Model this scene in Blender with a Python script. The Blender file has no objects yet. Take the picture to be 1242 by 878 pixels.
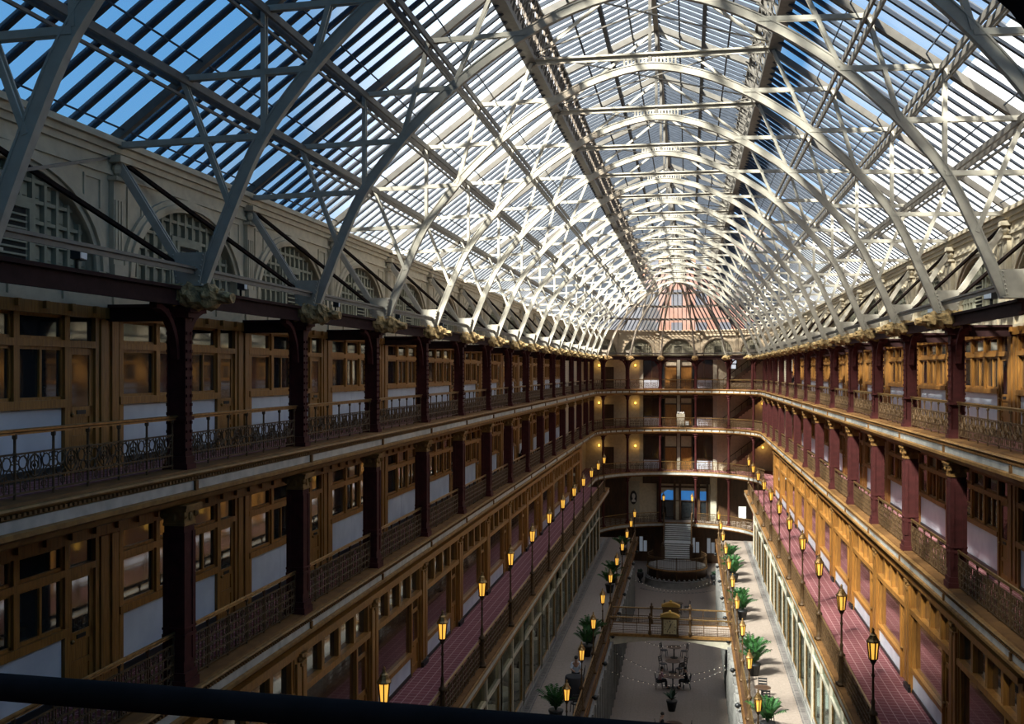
import bpy, math, random
from mathutils import Vector, Matrix
random.seed(7)
PI = math.pi
C = bpy.context.scene.collection
SC = bpy.context.scene

# ------------------------------------------------------------------ dimensions
B = 5.6                       # bay length
ZE = 19.54                    # camera eye
Z1, Z2, Z3, Z4, Z5 = 0.0, 4.31, 9.46, 13.88, 17.77      # floors: lower hall, promenade, lantern gallery, middle, top
ZC = 21.07                    # column tops
ZW = 23.74                    # clerestory wall top
RF, RC, RW = 7.672, 7.97, 9.41   # fascia, columns, shop wall (from the centre line)
RF3, RS3 = 5.73, 8.02         # lantern gallery fascia, its shop wall
RS2, RE2, RS1 = 6.36, 3.55, 3.44
YA = 17 * B                   # centre of the rounded end
YN = -2 * B                   # near end of the hall
YB = YA + 9.6                 # far end wall
N_A = 7                       # facets in the rounded end
ORD = ['first', 'second', 'third', 'fourth', 'fifth', 'sixth', 'seventh', 'eighth', 'ninth', 'tenth', 'eleventh', 'twelfth',
       'thirteenth', 'fourteenth', 'fifteenth', 'sixteenth', 'seventeenth', 'eighteenth']

# ------------------------------------------------------------------ materials
def mat(name, col, rough=0.6, metal=0.0, noise=None, scale=6.0, stretch=(1, 1, 1), bump=0.0, spec=0.5, emit=None, estr=0.0, coat=0.0):
    m = bpy.data.materials.new(name); m.use_nodes = True
    nt = m.node_tree; bs = nt.nodes['Principled BSDF']
    bs.inputs['Base Color'].default_value = (*col, 1)
    bs.inputs['Roughness'].default_value = rough
    bs.inputs['Metallic'].default_value = metal
    bs.inputs['Specular IOR Level'].default_value = spec
    if coat: bs.inputs['Coat Weight'].default_value = coat
    if emit:
        bs.inputs['Emission Color'].default_value = (*emit, 1)
        bs.inputs['Emission Strength'].default_value = estr
    if noise:
        tc = nt.nodes.new('ShaderNodeTexCoord'); mp = nt.nodes.new('ShaderNodeMapping')
        mp.inputs['Scale'].default_value = stretch
        nz = nt.nodes.new('ShaderNodeTexNoise'); nz.inputs['Scale'].default_value = scale
        nz.inputs['Detail'].default_value = 5
        cr = nt.nodes.new('ShaderNodeValToRGB')
        cr.color_ramp.elements[0].color = (*noise, 1); cr.color_ramp.elements[1].color = (*col, 1)
        cr.color_ramp.elements[0].position = 0.35; cr.color_ramp.elements[1].position = 0.62
        nt.links.new(tc.outputs['Object'], mp.inputs['Vector']); nt.links.new(mp.outputs['Vector'], nz.inputs['Vector'])
        nt.links.new(nz.outputs['Fac'], cr.inputs['Fac']); nt.links.new(cr.outputs['Color'], bs.inputs['Base Color'])
        if bump:
            bp = nt.nodes.new('ShaderNodeBump'); bp.inputs['Strength'].default_value = bump
            bp.inputs['Distance'].default_value = 0.05
            nt.links.new(nz.outputs['Fac'], bp.inputs['Height']); nt.links.new(bp.outputs['Normal'], bs.inputs['Normal'])
    return m

M = {}
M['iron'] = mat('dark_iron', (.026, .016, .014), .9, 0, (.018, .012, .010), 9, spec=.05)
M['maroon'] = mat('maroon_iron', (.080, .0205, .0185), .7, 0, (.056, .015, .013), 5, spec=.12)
M['beam'] = mat('dull_maroon_beam', (.044, .019, .018), .75, 0, (.032, .014, .013), 5, spec=.1)
M['bronze'] = mat('bronze_rail', (.125, .068, .027), .55, .1, (.065, .034, .014), 8, spec=.35)
M['brass'] = mat('worn_brass', (.42, .25, .09), .35, .7, (.25, .14, .05), 8)
M['wood'] = mat('golden_oak', (.38, .165, .032), .45, 0, (.24, .10, .02), 3.5, (6, 6, .6), .15)
M['wood_h'] = mat('golden_oak_rail', (.42, .185, .035), .45, 0, (.28, .115, .02), 3.5, (6, .6, 6), .1)
M['ledge'] = mat('brown_ledge', (.19, .090, .030), .75, 0, (.13, .060, .020), 3, spec=.15)
M['mould'] = mat('gilt_moulding', (.32, .165, .050), .55, 0, (.20, .10, .032), 6, spec=.2)
M['marble'] = mat('pale_marble', (.66, .69, .75), .3, 0, (.56, .59, .66), 1.6, (1, 1, 1), 0)
M['band'] = mat('white_band', (.52, .50, .45), .4, 0, (.36, .35, .32), 3)
M['plaster'] = mat('beige_paint', (.66, .55, .39), .8, 0, (.57, .47, .33), 4, spec=.2)
M['coffer'] = mat('sage_paint', (.42, .39, .28), .8, 0, (.36, .33, .24), 4, spec=.2)
M['dark'] = mat('black_void', (.012, .011, .010), .8)
M['steel'] = mat('painted_steel', (.54, .475, .38), .6, 0, (.46, .40, .32), 5, spec=.3)
M['rafter'] = mat('grey_steel', (.17, .145, .12), .5, 0, (.13, .11, .09), 5)
M['bar'] = mat('glazing_bar_steel', (.055, .062, .080), .6, 0, (.04, .046, .06), 4, spec=.2)
M['carve'] = mat('carved_stone', (.55, .35, .14), .8, 0, (.19, .12, .048), 9, (1, 1, 1), 1.0)
M['white'] = mat('white_paint', (.75, .73, .68), .5)
M['cream'] = mat('cream_paint', (.52, .46, .35), .6, 0, (.45, .40, .30), 4)
M['black'] = mat('black_enamel', (.015, .015, .016), .45)
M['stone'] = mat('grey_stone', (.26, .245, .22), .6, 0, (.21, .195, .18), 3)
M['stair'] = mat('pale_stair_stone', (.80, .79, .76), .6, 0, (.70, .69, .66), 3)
M['walnut'] = mat('dark_walnut', (.085, .042, .020), .4, 0, (.05, .025, .012), 4, (1, 1, .2))
M['leaf'] = mat('palm_leaf', (.045, .16, .035), .5, 0, (.025, .09, .02), 7)
M['leaf_b'] = mat('dark_leaf', (.03, .07, .03), .5, 0, (.02, .045, .02), 7)
M['amber'] = mat('amber_glass', (.9, .55, .1), .3, emit=(1.0, .50, .07), estr=2.0)
M['pearl'] = mat('lamp_glow', (1, .8, .5), .3, emit=(1.0, .60, .06), estr=3.5)
M['spark'] = mat('bulb_glow', (1, .9, .7), .3, emit=(1.0, .9, .7), estr=.8)
M['skin'] = mat('skin', (.50, .30, .21), .55)
M['hair'] = mat('hair', (.02, .014, .010), .6)
M['pink'] = mat('pink_cloth', (.50, .22, .24), .8, 0, (.60, .42, .42), 12)
M['shirt'] = mat('white_cloth', (.66, .72, .80), .8)
M['navy'] = mat('dark_cloth', (.018, .017, .02), .8)
M['sea'] = mat('blue_window_light', (.1, .3, .7), .3, emit=(.045, .27, .75), estr=.8)
M['daylight'] = mat('daylight_window', (.8, .85, .9), .3, emit=(.85, .92, 1), estr=1.3)
M['pale_light'] = mat('pale_lit_window', (.5, .55, .6), .3, emit=(.5, .58, .7), estr=.3)
M['peach'] = mat('peach_brick', (.42, .20, .125), .9, 0, (.34, .155, .095), 1.2)
M['slate'] = mat('slate_facade', (.10, .11, .14), .8)
M['tower'] = mat('tower_stone', (.30, .27, .24), .8)
M['gold'] = mat('gilded', (.72, .48, .14), .3, .8)
M['face'] = mat('clock_face_cream', (.46, .38, .22), .5)
M['shade_glass'] = mat('shop_interior', (.30, .25, .19), .9)

def shop_glass(name, col, rough, tint=None):
    m = mat(name, col, rough, 0, spec=1.0, coat=1.0)
    return m
M['glass'] = shop_glass('dark_window_glass', (.020, .023, .025), .06)
M['brown_glass'] = shop_glass('brown_shop_glass', (.055, .024, .014), .10)

def clear_glass(name, tint, t):
    m = bpy.data.materials.new(name); m.use_nodes = True; nt = m.node_tree
    out = nt.nodes['Material Output']; nt.nodes.remove(nt.nodes['Principled BSDF'])
    tr = nt.nodes.new('ShaderNodeBsdfTransparent'); tr.inputs['Color'].default_value = (*tint, 1)
    gl = nt.nodes.new('ShaderNodeBsdfGlossy'); gl.inputs['Roughness'].default_value = .05
    mx = nt.nodes.new('ShaderNodeMixShader'); mx.inputs['Fac'].default_value = t
    nt.links.new(tr.outputs[0], mx.inputs[1]); nt.links.new(gl.outputs[0], mx.inputs[2]); nt.links.new(mx.outputs[0], out.inputs['Surface'])
    return m
M['basement_glass'] = mat('unlit_window_glass', (.018, .018, .018), .25, 0, spec=.3)
M['clear'] = clear_glass('clear_shop_glass', (.72, .76, .74), .10)

def roof_glass(name, lo, hi, tint):
    m = bpy.data.materials.new(name); m.use_nodes = True; nt = m.node_tree
    out = nt.nodes['Material Output']; nt.nodes.remove(nt.nodes['Principled BSDF'])
    tc = nt.nodes.new('ShaderNodeTexCoord'); nz = nt.nodes.new('ShaderNodeTexNoise')
    nz.inputs['Scale'].default_value = .55; nz.inputs['Detail'].default_value = 3
    mr = nt.nodes.new('ShaderNodeMapRange'); mr.inputs['From Min'].default_value = .3; mr.inputs['From Max'].default_value = .7
    mr.inputs['To Min'].default_value = lo; mr.inputs['To Max'].default_value = hi
    tr = nt.nodes.new('ShaderNodeBsdfTransparent'); tr.inputs['Color'].default_value = (*tint, 1)
    tl = nt.nodes.new('ShaderNodeBsdfTranslucent'); tl.inputs['Color'].default_value = (.86, .88, .88, 1)
    mx = nt.nodes.new('ShaderNodeMixShader')
    nt.links.new(tc.outputs['Object'], nz.inputs['Vector']); nt.links.new(nz.outputs['Fac'], mr.inputs['Value'])
    nt.links.new(mr.outputs['Result'], mx.inputs['Fac'])
    nt.links.new(tr.outputs[0], mx.inputs[1]); nt.links.new(tl.outputs[0], mx.inputs[2]); nt.links.new(mx.outputs[0], out.inputs['Surface'])
    return m
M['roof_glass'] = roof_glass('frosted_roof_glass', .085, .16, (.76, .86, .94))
M['milky_screen'] = roof_glass('milky_sun_screen', .62, .76, (.76, .86, .94))  # milkiness made up to hold direct sun off the arched wall below
M['end_glass'] = roof_glass('clear_end_glass', .06, .12, (.42, .42, .44))

def carpet():
    m = mat('patterned_carpet', (.20, .045, .062), .95)
    nt = m.node_tree; bs = nt.nodes['Principled BSDF']
    tc = nt.nodes.new('ShaderNodeTexCoord'); br = nt.nodes.new('ShaderNodeTexBrick')
    br.offset = 0; br.inputs['Scale'].default_value = 1
    br.inputs['Brick Width'].default_value = .28; br.inputs['Row Height'].default_value = .28
    br.inputs['Mortar Size'].default_value = .018; br.inputs['Mortar Smooth'].default_value = .3
    br.inputs['Color1'].default_value = (.20, .052, .056, 1); br.inputs['Color2'].default_value = (.175, .044, .048, 1)
    br.inputs['Mortar'].default_value = (.38, .20, .19, 1)
    nt.links.new(tc.outputs['Object'], br.inputs['Vector']); nt.links.new(br.outputs['Color'], bs.inputs['Base Color'])
    return m
M['carpet'] = carpet()

def paving(name, c1, c2, mortar, w):
    m = mat(name, c1, .55)
    nt = m.node_tree; bs = nt.nodes['Principled BSDF']
    tc = nt.nodes.new('ShaderNodeTexCoord'); br = nt.nodes.new('ShaderNodeTexBrick')
    br.offset = 0; br.inputs['Scale'].default_value = 1
    br.inputs['Brick Width'].default_value = w; br.inputs['Row Height'].default_value = w
    br.inputs['Mortar Size'].default_value = .02
    br.inputs['Color1'].default_value = (*c1, 1); br.inputs['Color2'].default_value = (*c2, 1); br.inputs['Mortar'].default_value = (*mortar, 1)
    nz = nt.nodes.new('ShaderNodeTexNoise'); nz.inputs['Scale'].default_value = 9; nz.inputs['Detail'].default_value = 6
    mx = nt.nodes.new('ShaderNodeMixRGB'); mx.blend_type = 'MULTIPLY'; mx.inputs['Fac'].default_value = .55
    nt.links.new(tc.outputs['Object'], br.inputs['Vector']); nt.links.new(tc.outputs['Object'], nz.inputs['Vector'])
    nt.links.new(br.outputs['Color'], mx.inputs['Color1']); nt.links.new(nz.outputs['Fac'], mx.inputs['Color2'])
    nt.links.new(mx.outputs['Color'], bs.inputs['Base Color'])
    return m
M['floor'] = paving('speckled_beige_terrazzo', (.40, .31, .25), (.385, .30, .24), (.36, .28, .225), .45)
M['mosaic'] = paving('dark_mosaic_border', (.10, .085, .08), (.22, .19, .17), (.3, .26, .23), .25)

# ------------------------------------------------------------------ mesh builder
class MB:
    def __init__(s): s.v = []; s.f = []
    def add(s, vs, fs):
        n = len(s.v); s.v += [tuple(p) for p in vs]; s.f += [tuple(i + n for i in f) for f in fs]; return s
    def box(s, x0, x1, y0, y1, z0, z1):
        return s.add([(x0, y0, z0), (x1, y0, z0), (x1, y1, z0), (x0, y1, z0), (x0, y0, z1), (x1, y0, z1), (x1, y1, z1), (x0, y1, z1)],
                     [(0, 3, 2, 1), (4, 5, 6, 7), (0, 1, 5, 4), (1, 2, 6, 5), (2, 3, 7, 6), (3, 0, 4, 7)])
    def bar(s, p, q, w, h, up=(0, 0, 1)):
        p = Vector(p); q = Vector(q); d = (q - p).normalized(); u = Vector(up)
        if abs(d.dot(u)) > .98: u = Vector((0, 1, 0)) if abs(d.y) < .9 else Vector((1, 0, 0))
        a = d.cross(u).normalized(); b = a.cross(d).normalized()
        vs = []
        for c in (p, q):
            for i, j in ((-1, -1), (1, -1), (1, 1), (-1, 1)): vs.append(c + a * (i * w / 2) + b * (j * h / 2))
        return s.add(vs, [(0, 1, 2, 3), (7, 6, 5, 4), (0, 4, 5, 1), (1, 5, 6, 2), (2, 6, 7, 3), (3, 7, 4, 0)])
    def sweep(s, pts, prof, up=(0, 1, 0), closed=False):
        """closed profile (a,b) swept along pts; a along side, b along normal"""
        pts = [Vector(p) for p in pts]; n = len(pts); k = len(prof); vs = []
        for i, p in enumerate(pts):
            if closed: d = pts[(i + 1) % n] - pts[i - 1]
            else: d = pts[min(i + 1, n - 1)] - pts[max(i - 1, 0)]
            d.normalize(); a = Vector(up); a = (a - d * a.dot(d)).normalized(); b = d.cross(a).normalized()
            for x, y in prof: vs.append(p + a * x + b * y)
        fs = []
        for i in range(n if closed else n - 1):
            j = (i + 1) % n
            for t in range(k):
                fs.append((i * k + t, i * k + (t + 1) % k, j * k + (t + 1) % k, j * k + t))
        if not closed: fs += [tuple(range(k))[::-1], tuple((n - 1) * k + t for t in range(k))]
        return s.add(vs, fs)
    def tube(s, pts, r, n=5, closed=False):
        pts = [Vector(p) for p in pts]
        d = pts[-1] - pts[0] if not closed else pts[1] - pts[0]
        if closed:
            nrm = (pts[1] - pts[0]).cross(pts[len(pts) // 2] - pts[0]); up = nrm.normalized()
        else:
            up = Vector((0, 0, 1)) if abs(d.normalized().z) < .8 else Vector((1, 0, 0))
        return s.sweep(pts, [(r * math.cos(2 * PI * t / n), r * math.sin(2 * PI * t / n)) for t in range(n)], up, closed)
    def ring(s, c, R, r, axis='x', n=12, m=4):
        c = Vector(c); pts = []
        for t in range(n):
            a = 2 * PI * t / n; u, v = R * math.cos(a), R * math.sin(a)
            pts.append(c + Vector({'x': (0, u, v), 'y': (u, 0, v), 'z': (u, v, 0)}[axis]))
        return s.tube(pts, r, m, True)
    def lathe(s, prof, n=12, c=(0, 0, 0)):
        vs = []; k = len(prof); fs = []
        for t in range(n):
            a = 2 * PI * (t + .5) / n
            for r, z in prof: vs.append((c[0] + r * math.cos(a), c[1] + r * math.sin(a), c[2] + z))
        for t in range(n):
            u = (t + 1) % n
            for i in range(k - 1): fs.append((t * k + i, u * k + i, u * k + i + 1, t * k + i + 1))
        fs.append(tuple(t * k for t in range(n))[::-1]); fs.append(tuple(t * k + k - 1 for t in range(n)))
        return s.add(vs, fs)
    def prism(s, poly, y0, y1, axis='y'):
        """closed polygon extruded: axis y -> poly is (x,z); x -> (y,z); z -> (x,y)"""
        k = len(poly); vs = []
        for e in (y0, y1):
            for a, b in poly: vs.append({'y': (a, e, b), 'x': (e, a, b), 'z': (a, b, e)}[axis])
        fs = [tuple(range(k)), tuple(range(2 * k - 1, k - 1, -1))]
        for i in range(k):
            j = (i + 1) % k; fs.append((i, i + k, j + k, j))
        return s.add(vs, fs)
    def ball(s, c, r, n=8, m=6, sc=(1, 1, 1)):
        vs = [(c[0], c[1], c[2] - r * sc[2])]; fs = []
        for i in range(1, m):
            a = -PI / 2 + PI * i / m
            for t in range(n):
                b = 2 * PI * t / n
                vs.append((c[0] + r * sc[0] * math.cos(a) * math.cos(b), c[1] + r * sc[1] * math.cos(a) * math.sin(b), c[2] + r * sc[2] * math.sin(a)))
        vs.append((c[0], c[1], c[2] + r * sc[2])); L = len(vs) - 1
        for t in range(n):
            u = (t + 1) % n
            fs.append((0, 1 + u, 1 + t)); fs.append((L, L - n + t, L - n + u))
            for i in range(m - 2): fs.append((1 + i * n + t, 1 + i * n + u, 1 + (i + 1) * n + u, 1 + (i + 1) * n + t))
        return s.add(vs, fs)
    def mesh(s, name, m, smooth=False):
        me = bpy.data.meshes.new(name); me.from_pydata(s.v, [], s.f); me.materials.append(M[m] if isinstance(m, str) else m)
        if smooth:
            for p in me.polygons: p.use_smooth = True
        me.update(); return me

def fix(me):
    import bmesh
    bm = bmesh.new(); bm.from_mesh(me); bmesh.ops.recalc_face_normals(bm, faces=bm.faces); bm.to_mesh(me); bm.free(); return me

def put(name, me, parent=None, loc=None, rz=None):
    o = bpy.data.objects.new(name, me); C.objects.link(o)
    if parent: o.parent = parent
    if loc is not None: o.location = loc
    if rz is not None: o.rotation_euler = (0, 0, rz)
    return o
def tag(o, label, cat, group=None):
    o['label'] = label; o['category'] = cat
    if group: o['group'] = group
    return o
def thing(name, label, cat, loc=(0, 0, 0), rz=0, group=None):
    o = put(name, None, None, loc, rz); o.empty_display_size = .2
    return tag(o, label, cat, group)
def struct(name, mb, m, loc=None, rz=None, parent=None):
    o = put(name, fix(mb.mesh(name, m)), parent, loc, rz)
    if not parent: o['kind'] = 'structure'
    return o
def parts(root, spec):
    """spec: list of (name, mesh, [sub-parts])"""
    for it in spec:
        o = put(it[0], it[1], root)
        for sub in (it[2] if len(it) > 2 else []): put(sub[0], sub[1], o)
def mk(name, mb, m, smooth=False): return fix(mb.mesh(name, m, smooth))

# ------------------------------------------------------------------ camera and visibility
CX = .187 * B
TH = math.radians(9.94)
FPX = 1221.0
def project(p):
    x, y, z = p[0] - CX, p[1], p[2] - ZE
    r = x * math.cos(TH) + y * math.sin(TH); d = -x * math.sin(TH) + y * math.cos(TH)
    if d <= .05: return None
    return (621 + FPX * r / d, 450.5 - FPX * z / d, d)
def seen(pts, m=0):
    """some point of pts lies in the frame"""
    for p in pts:
        q = project(p)
        if q and -m < q[0] < 1242 + m and -m < q[1] < 878 + m: return True
    return False

# path of a level line at distance R from the centre line: straight, round the far end, straight back
NA = 28
def path(R, y0=YN):
    pts = [(-R, y0)]
    pts += [(-R, j * B) for j in range(int(math.ceil(y0 / B + .01)), 17)]
    pts += [(-R * math.cos(PI * t / NA), YA + R * math.sin(PI * t / NA)) for t in range(NA + 1)]
    pts += [(R, j * B) for j in range(16, int(math.ceil(y0 / B + .01)) - 1, -1)] + [(R, y0)]
    return pts
def outer_path(y0=YN, X=9.5, Y=None):
    Y = Y or YB
    pts = [(-X, y0)] + [(-X, j * B) for j in range(int(math.ceil(y0 / B + .01)), 17)]
    for t in range(NA + 1):
        c, s = -math.cos(PI * t / NA), math.sin(PI * t / NA)
        k = min(X / abs(c) if abs(c) > 1e-6 else 1e9, (Y - YA) / s if s > 1e-6 else 1e9)
        pts.append((c * k, YA + s * k))
    pts += [(X, j * B) for j in range(16, int(math.ceil(y0 / B + .01)) - 1, -1)] + [(X, y0)]
    return pts
def strip(prof, y0=YN):
    """open profile [(R or 'out', z)] swept along the gallery line"""
    mb = MB(); rows = [[(*p, z) for p in (outer_path(y0) if R == 'out' else path(R, y0))] for R, z in prof]
    for a, b in zip(rows, rows[1:]):
        n = len(a); mb.add(a + b, [(i, i + 1, n + i + 1, n + i) for i in range(n - 1)])
    return mb
def pipe(Rz, y0=YN):
    return strip(Rz + [Rz[0]], y0)

def bay_side(side, j, R):
    """frame of bay j on one side: x towards the middle of the hall, y along the bay"""
    return ((-R, j * B, 0), 0) if side < 0 else ((R, (j + 1) * B, 0), PI)
def ang(k): return PI - k * PI / N_A
def facet(k, R):
    """frame of facet k of the rounded end, origin at the middle of its chord"""
    a = (ang(k) + ang(k + 1)) / 2; ap = R * math.cos(PI / N_A / 2)
    return ((ap * math.cos(a), YA + ap * math.sin(a), 0), a - PI)
def chord(R): return 2 * R * math.sin(PI / N_A / 2)
SIDE = {-1: 'shaded side', 1: 'sunlit side'}

def ordinal_side(i, ids):
    """words that count from whichever end is closer"""
    n = len(ids); k = ids.index(i)
    if k < (n + 1) // 2: return ORD[k] + ' from the near end'
    return ORD[n - 1 - k] + ' from the far end'

# ================================================================== SETTING
YP = 15.65 * B      # the side balconies of the lantern gallery and the promenade stop short of the rounded end
YQ = 16.55 * B
w = MB().box(-9.9, -9.5, YN, YA, 0, ZW).box(-9.9, -9.5, YA, YB + .4, 0, 21.2); struct('wall_left', w, 'plaster')
w = MB().box(9.5, 9.9, YN, YA, 0, ZW).box(9.5, 9.9, YA, YB + .4, 0, 21.2); struct('wall_right', w, 'plaster')
w = MB().box(-9.5, 9.5, YB, YB + .4, 0, 21.2); struct('wall_far', w, 'plaster')
w = MB().box(-9.9, 9.9, YN - .4, YN, 0, ZW)
w.prism([(-9.9, ZW), (9.9, ZW), (0, 31.1)], YN - .4, YN); struct('wall_near', w, 'plaster')
for s, nm in ((-1, 'left'), (1, 'right')):
    a, b = sorted((s * 9.5, s * (RS3 + .06)))
    struct('wall_lantern_gallery_' + nm, MB().box(a, b, YN, 15.6 * B, Z3, 13.3), 'wood')
    a, b = sorted((s * 9.5, s * (RS2 + 1.6)))
    struct('wall_promenade_' + nm, MB().box(a, b, YN, 16.0 * B, Z2, 8.95), 'shade_glass')
    a, b = sorted((s * 9.5, s * (RS1 + .3)))
    struct('wall_lower_' + nm, MB().box(a, b, YN, 15.2 * B, Z1, 3.85), 'shade_glass')
struct('floor', MB().box(-9.5, 9.5, YN, YB, -.3, 0), 'floor')

def gallery(z, name):
    struct('floor_' + name, strip([('out', z), (8.14, z), (8.14, z - .01)]), 'carpet')
    struct('floor_ledge_' + name, strip([(8.14, z - .02), (8.14, z + .025), (7.72, z + .02), (7.70, z - .03)]), 'ledge')
    struct('trim_1_' + name, strip([(7.72, z - .02), (7.62, z - .02), (7.60, z - .05), (7.62, z - .08), (7.68, z - .09), (7.69, z - .17), (7.67, z - .18)]), 'mould')
    struct('trim_2_' + name, strip([(7.70, z - .18), (7.665, z - .185), (7.665, z - .34), (7.69, z - .345)]), 'band')
    struct('trim_3_' + name, strip([(7.69, z - .34), (7.60, z - .36), (7.60, z - .43), (7.70, z - .48), (7.76, z - .56), (7.84, z - .6), (8.3, z - .6)]), 'mould')
    struct('ceiling_' + name, strip([(8.3, z - .6), ('out', z - .6)]), 'ledge')
    mb = MB()                                            # dentils and joint covers along the fascia
    ln = path(7.65, B)
    for (x0, y0), (x1, y1) in zip(ln, ln[1:]):
        L = math.hypot(x1 - x0, y1 - y0); n = max(1, int(L / .11)); ux, uy = (x1 - x0) / L, (y1 - y0) / L
        if abs(y1 - y0) > 3 and y0 > 11 * B and y1 > 11 * B: n = 0
        for t in range(n):
            px, py = x0 + ux * (t + .5) * L / n, y0 + uy * (t + .5) * L / n
            c = Vector((px, py, z - .13)); mb.bar(c - Vector((ux, uy, 0)) * .028, c + Vector((ux, uy, 0)) * .028, .06, .05)
        c = Vector((x0, y0, z - .28)); mb.bar(c - Vector((ux, uy, 0)) * .05, c + Vector((ux, uy, 0)) * .05, .06, .20)
    struct('trim_4_' + name, mb, 'ledge')
gallery(Z5, 'top_gallery'); gallery(Z4, 'middle_gallery')

# lantern gallery: wide side balconies and a curved end
for s, nm in ((-1, 'left'), (1, 'right')):
    def bx(x0, x1, z0, z1, y1=YP): a, b = sorted((s * x0, s * x1)); return MB().box(a, b, YN, y1, z0, z1)
    struct('floor_lantern_gallery_' + nm, bx(6.1, 9.5, Z3 - .28, Z3), 'carpet')
    struct('floor_lantern_ledge_' + nm, bx(5.76, 6.1, Z3 - .30, Z3 + .02), 'ledge')
    mb = bx(5.70, 5.82, Z3 - .09, Z3 - .02).box(*sorted((s * 5.72, s * 5.9)), YN, YP, Z3 - .38, Z3 - .30)
    struct('trim_5_lantern_gallery_' + nm, mb, 'mould')
    struct('trim_6_lantern_gallery_' + nm, bx(5.735, 5.80, Z3 - .30, Z3 - .09), 'band')
    struct('ceiling_promenade_' + nm, bx(5.78, 9.5, Z3 - .5, Z3 - .3), 'ledge')
    # promenade
    struct('floor_promenade_' + nm, bx(RE2 + .22, 9.5, Z2 - .25, Z2, YQ), 'floor')
    struct('floor_promenade_edge_' + nm, bx(RE2 - .06, RE2 + .22, Z2 - .30, Z2 + .12, YQ), 'walnut')
    struct('trim_7_promenade_' + nm, bx(RE2 - .12, RE2 + .0, Z2 - .02, Z2 + .10, YQ).box(*sorted((s * (RE2 - .10), s * (RE2 + .3))), YN, YQ, Z2 - .46, Z2 - .36), 'ledge')
    struct('ceiling_lower_' + nm, bx(RE2, 9.5, Z2 - .45, Z2 - .25, YQ), 'ledge')
    struct('baseboard_promenade_' + nm, bx(6.22, 6.46, Z2, Z2 + .22, 16.2 * B), 'stone')
    struct('trim_8_promenade_floor_' + nm, bx(5.92, 6.22, Z2, Z2 + .012, YQ), 'mosaic')
for z, nm, y0 in ((Z3, 'lantern_gallery_end', YP), (Z2, 'promenade_end', YQ)):
    struct('floor_' + nm, strip([('out', z - .004), (7.75, z - .004), (7.75, z - .03)], y0), 'carpet' if z == Z3 else 'floor')
    struct('trim_1_' + nm, strip([(7.78, z + .02), (7.64, z + .02), (7.62, z - .05), (7.69, z - .08), (7.69, z - .10)], y0), 'mould')
    struct('trim_2_' + nm, strip([(7.69, z - .10), (7.665, z - .10), (7.665, z - .32), (7.69, z - .32)], y0), 'band')
    struct('trim_3_' + nm, strip([(7.69, z - .32), (7.62, z - .34), (7.66, z - .42), (7.8, z - .5), (8.2, z - .5)], y0), 'ledge')
    struct('ceiling_' + nm, strip([(8.2, z - .5), ('out', z - .5)], y0), 'ledge')

# ================================================================== ROOF
GX = [9.41, 7.88, 6.35, 4.82, 3.293]
GZ = [ZW + (28.35 - ZW) * (9.41 - x) / (9.41 - 3.293) for x in GX]
_r = [(1.343, .2825), (1.242, .531), (1.144, .735), (1.007, .915), (.874, 1.056), (.70, 1.205), (.486, 1.345), (.246, 1.455), (0, 1.503)]
def _cat(P, n):
    out = []
    for i in range(len(P) - 1):
        p0, p1, p2 = P[max(i - 1, 0)], P[i], P[i + 1]; p3 = P[i + 2] if i + 2 < len(P) else (-P[i][0], P[i][1])
        for t in range(n):
            u = t / n
            out.append(tuple(.5 * (2 * p1[c] + (p2[c] - p0[c]) * u + (2 * p0[c] - 5 * p1[c] + 4 * p2[c] - p3[c]) * u * u + (3 * p1[c] - p0[c] - 3 * p2[c] + p3[c]) * u ** 3) for c in (0, 1)))
    return out + [P[-1]]
RIB = [(x * B, ZE + z * B) for x, z in _cat(_r, 4)]      # outer foot -> crown
def rib_at(z):
    for (x0, z0), (x1, z1) in zip(RIB, RIB[1:]):
        if z0 <= z <= z1: return x0 + (x1 - x0) * (z - z0) / (z1 - z0)
    return 0
def rib_profile(mb, pts, up=(0, 1, 0)):
    mb.sweep(pts, [(-.055, -.09), (.055, -.09), (.055, .09), (-.055, .09)], up)
    for o in (-.09, .09): mb.sweep(pts, [(-.068, o - .015), (.068, o - .015), (.068, o + .015), (-.068, o + .015)], up)
    return mb
GUS = [(7.40, 21.66), (8.06, 21.66), (7.98, 21.10), (7.52, 21.10)]
def gusset(sx):
    mb = MB(); poly = [(sx * x, z) for x, z in GUS]
    mb.prism(poly, -.13, -.10); mb.prism(poly, .10, .13)
    for y in (-.14, .14):
        for t in range(6):
            for u in (.06, .94):
                a = Vector((GUS[0][0], 0, GUS[0][1])).lerp(Vector((GUS[3][0], 0, GUS[3][1])), (t + .5) / 6)
                b = Vector((GUS[1][0], 0, GUS[1][1])).lerp(Vector((GUS[2][0], 0, GUS[2][1])), (t + .5) / 6)
                c = a.lerp(b, u); mb.ball((sx * c.x, y, c.z), .022, 5, 3)
    mb.box(*sorted((sx * 7.45, sx * 8.04)), -.18, .18, 21.06, 21.10)
    return mb
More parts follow.
